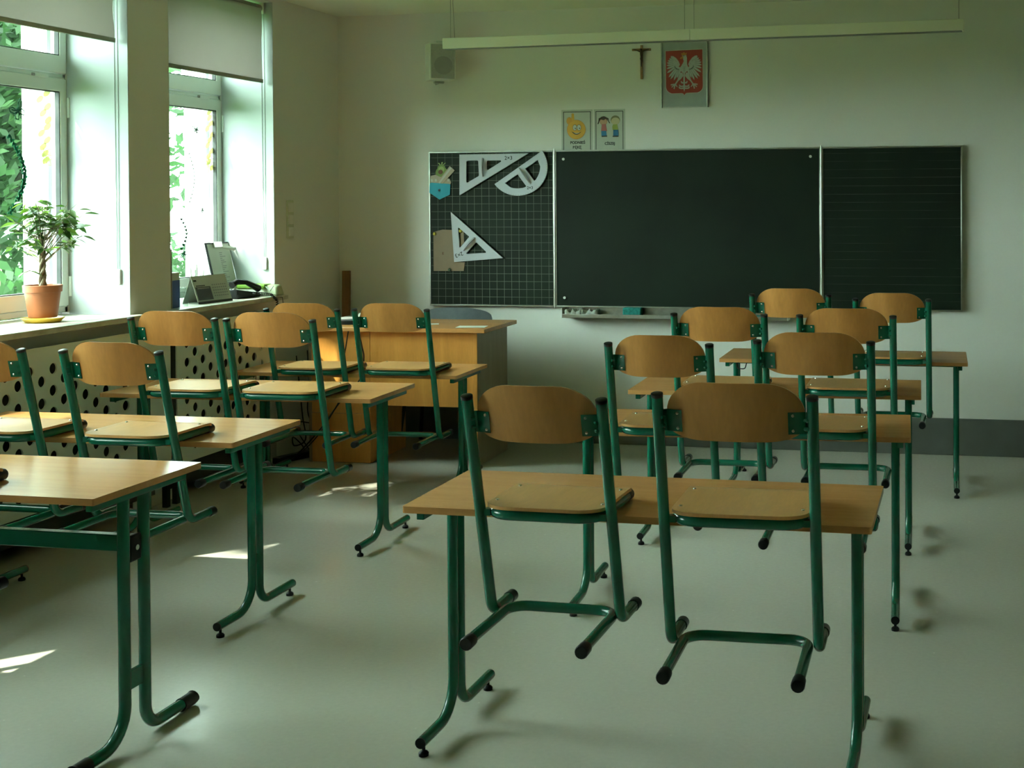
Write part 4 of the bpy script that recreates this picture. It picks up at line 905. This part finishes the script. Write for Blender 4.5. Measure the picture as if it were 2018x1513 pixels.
# window decorations: cut film stickers on the inner face of the panes
def sticker(pts_list, mat, lab, name='window_sticker', wdt=None):
    m = MB()
    for pts in pts_list:
        if wdt: m.tube([(-3.8885, p[0], p[1]) for p in pts], wdt, 5, r2=.0006, up=(0, 1, 0))
        else: m.plate([pts], lambda y, z: (-3.889, y, z), lambda y, z: (-3.8882, y, z))
    o = m.build(name, mat, smooth=0); tag(o, lab, 'sticker'); return o
def butterfly(y, z, s, a=.5):
    def R(p): return (y+s*(p[0]*math.cos(a)-p[1]*math.sin(a)), z+s*(p[0]*math.sin(a)+p[1]*math.cos(a)))
    out = []
    for sx in (-1, 1):
        out.append([R((sx*q[0], q[1])) for q in [(0, 0), (.5, .7), (1, .9), (1.05, .5), (.7, .1), (0, -.05)]]); out.append([R((sx*q[0], q[1])) for q in [(0, -.05), (.6, -.1), (.8, -.5), (.45, -.8), (.1, -.4), (0, -.1)]]); out.append([R((sx*q[0], q[1])) for q in [(0, 0), (.5, .35), (.8, .6)]])
    out.append([R((0, .4)), R((0, -.5))]); return out
for (wy0, wy1, far) in ((-2.311, -3.2, 0), (-.881, -1.8, 1)):
    w_ = 'far window' if far else 'near window'
    L1 = []; rnd = random.Random(8+far)
    for k in range(11):
        z = 2.085-k*.033; yy = wy0-.012-rnd.uniform(0, .055+.01*math.sin(k)); L1.append([(yy+.026*math.cos(a), z+.017*math.sin(a)+.01*math.cos(a)) for a in [2*PI*q/9 for q in range(9)]])
    sticker(L1, LEAFSTK, 'pale yellow leaf garland in the top corner of the %s' % w_, 'leaf_garland')
    L2 = []
    for k in range(9):
        a = k*2*PI/9; L2.append([(wy0-.045+r*math.cos(a+e), 1.77+r*math.sin(a+e)) for r, e in ((.008, 0), (.045, -.28), (.062, 0), (.045, .28), (.008, 0))])
    sticker(L2, LEAFSTK, 'pale yellow flower sticker below the leaf garland of the %s' % w_, 'flower_sticker', .0022)
sticker(butterfly(-2.535, 1.985, .045, .6), GRNSTK, 'dark green butterfly outline on the near window', 'butterfly_sticker', .0035)
sticker(butterfly(-1.055, 1.97, .034, .3), DGRNSTK, 'small dark green butterfly at the top of the far window', 'butterfly_sticker', .0030)
sticker(butterfly(-1.00, 1.50, .030, 1.2), DGRNSTK, 'small dark butterfly half way up the far window', 'butterfly_sticker', .0022)
sticker(butterfly(-1.19, 1.25, .036, .9), GRNSTK, 'green butterfly outline low on the far window', 'butterfly_sticker', .0030)
sticker(butterfly(-1.24, 1.56, .050, .2), GREY, 'pale butterfly outline in the middle of the far window', 'butterfly_sticker', .0016)
def garland(y, z0, z1, amp, n, s, mat, lab, seed):
    rnd = random.Random(seed); out = []
    for k in range(n):
        f = k/(n-1); cy_ = y+amp*math.sin(f*PI); cz = z0+(z1-z0)*f; a = rnd.uniform(0, PI)
        for q in range(1 if s < .012 else 2):
            b = a+q*1.7; out.append([(cy_+s*(c_*math.cos(b)-d_*math.sin(b))+q*.01, cz+s*(c_*math.sin(b)+d_*math.cos(b))) for c_, d_ in ((1, 0), (.4, .45), (-.5, .4), (-1, 0), (-.5, -.4), (.4, -.45))])
    sticker(out, mat, lab, 'leaf_wreath')
garland(-2.60, 1.86, 1.50, .10, 22, .016, MINT, 'mint green leaf wreath on the near window', 3)
garland(-1.13, 1.83, 1.55, .05, 14, .009, DGRNSTK, 'thin dark leaf wreath on the far window', 4)
garland(-1.22, 1.45, 1.28, .05, 9, .012, GRNSTK, 'green leaf sprig low on the far window', 5)
print('objects', len(COL.objects))
